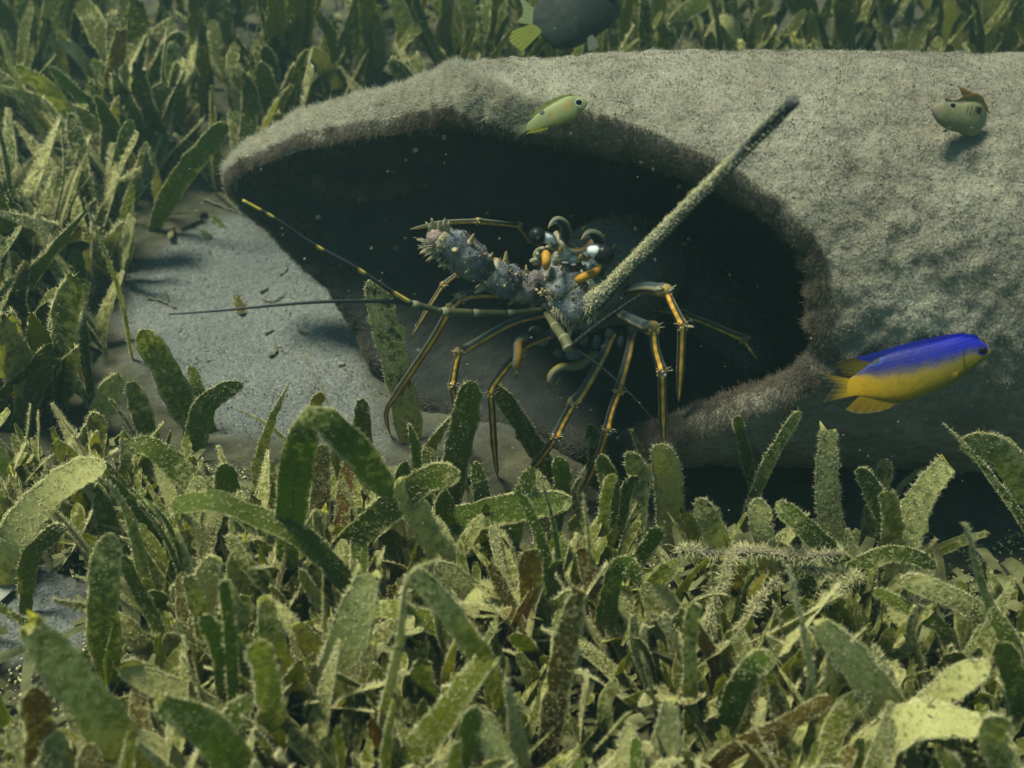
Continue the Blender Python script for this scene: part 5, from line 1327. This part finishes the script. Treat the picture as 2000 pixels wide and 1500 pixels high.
# crumbs of sediment among the shoots, bits on the sand, specks drifting in the water
rg = np.random.default_rng(23)
pts = []; sz = []
while len(pts) < 17000:
    y = rg.uniform(-24, -4); x = rg.uniform(-1, 1) * (6 + (y + 38.4) * 0.5)
    if (x > 2 and y > -8) or (abs(x) < 6 and y > -8.5): continue
    bp = project((x, y, 0.3))
    if inside(LOWPATCH, *bp) or inside(SANDPOLY, *bp) or inside(RIGHTPATCH, *bp): continue
    z = float(0)
    pts.append((x, y, z)); sz.append(rg.uniform(0.02, 0.09))
pts = np.array(pts); pts[:, 2] = ground(pts[:, 0], pts[:, 1]) + np.abs(rg.normal(0, 0.25, len(pts)))
crumbs('sediment_crumbs', pts, sz, M['crumb'], 'pale sediment crumbs caught low among the foreground seagrass', 'sediment', 1)
pts = []
while len(pts) < 900:
    px, py = rg.uniform(240, 830), rg.uniform(410, 900)
    if inside(SANDPOLY, px, py): pts.append(ground_hit(px, py) + [0, 0, 0.02])
crumbs('sand_grit', np.array(pts), rg.uniform(0.015, 0.06, len(pts)) , M['twig'], 'dark grit scattered over the open sand', 'grit', 2)
V_, F_ = [], []; o_ = 0
while o_ < 90 * 12:
    px, py = rg.uniform(240, 800), rg.uniform(420, 890)
    if not inside(SANDPOLY, px, py): continue
    c0 = ground_hit(px, py) + [0, 0, 0.05]; az = rg.uniform(0, 6.28); ln = rg.uniform(0.08, 0.45); d0 = np.array([math.cos(az), math.sin(az), rg.normal() * 0.15])
    for q_, rd_ in ((-0.5, 0.012), (0.0, rg.uniform(0.015, 0.04)), (0.5, 0.01)):
        cc_ = c0 + d0 * ln * q_ + rg.normal(size=3) * 0.02
        for a_ in (0, 1.57, 3.14, 4.71): V_.append(cc_ + np.array([-math.sin(az) * math.cos(a_), math.cos(az) * math.cos(a_), math.sin(a_)]) * rd_)
    for k_ in range(2):
        for a_ in range(4): F_.append((o_ + 4*k_ + a_, o_ + 4*k_ + (a_+1) % 4, o_ + 4*k_ + 4 + (a_+1) % 4, o_ + 4*k_ + 4 + a_))
    o_ += 12
ob_ = link('sand_debris', mesh_from('sand_debris', np.array(V_), F_, [M['twig']])); ob_['kind'] = 'stuff'; tag(ob_, 'fine plant debris strewn over the open sand', 'debris')
pts = [at_y(rg.uniform(300, 1950), rg.uniform(0, 1100), rg.uniform(-16, -3)) for _ in range(330)]
crumbs('drifting_specks', np.array(pts), rg.uniform(0.008, 0.026, len(pts)), M['speck'], 'tiny pale specks drifting in the water before the pipe', 'specks', 3)

# ------------------------------------------------------------------ the water itself, faintly milky
def build_haze():
    x0, x1, y0, y1, z0, z1 = -520, 520, -275, 720, -130, 75
    V = [(x, y, z) for z in (z0, z1) for y in (y0, y1) for x in (x0, x1)]
    F = [(0, 2, 3, 1), (4, 5, 7, 6), (0, 1, 5, 4), (2, 6, 7, 3), (0, 4, 6, 2), (1, 3, 7, 5)]
    k = NT('water_haze')
    v = k.n('ShaderNodeVolumePrincipled', {'Color': (0.45, 0.78, 0.74, 1), 'Density': 0.10, 'Anisotropy': 0.3})
    k.n('ShaderNodeOutputMaterial', {'Volume': v.outputs[0]})
    o = link('haze', mesh_from('haze', V, F, [k.m], smooth=False)); o['kind'] = 'stuff'
    tag(o, 'faint green water haze filling the whole scene', 'haze')
build_haze()
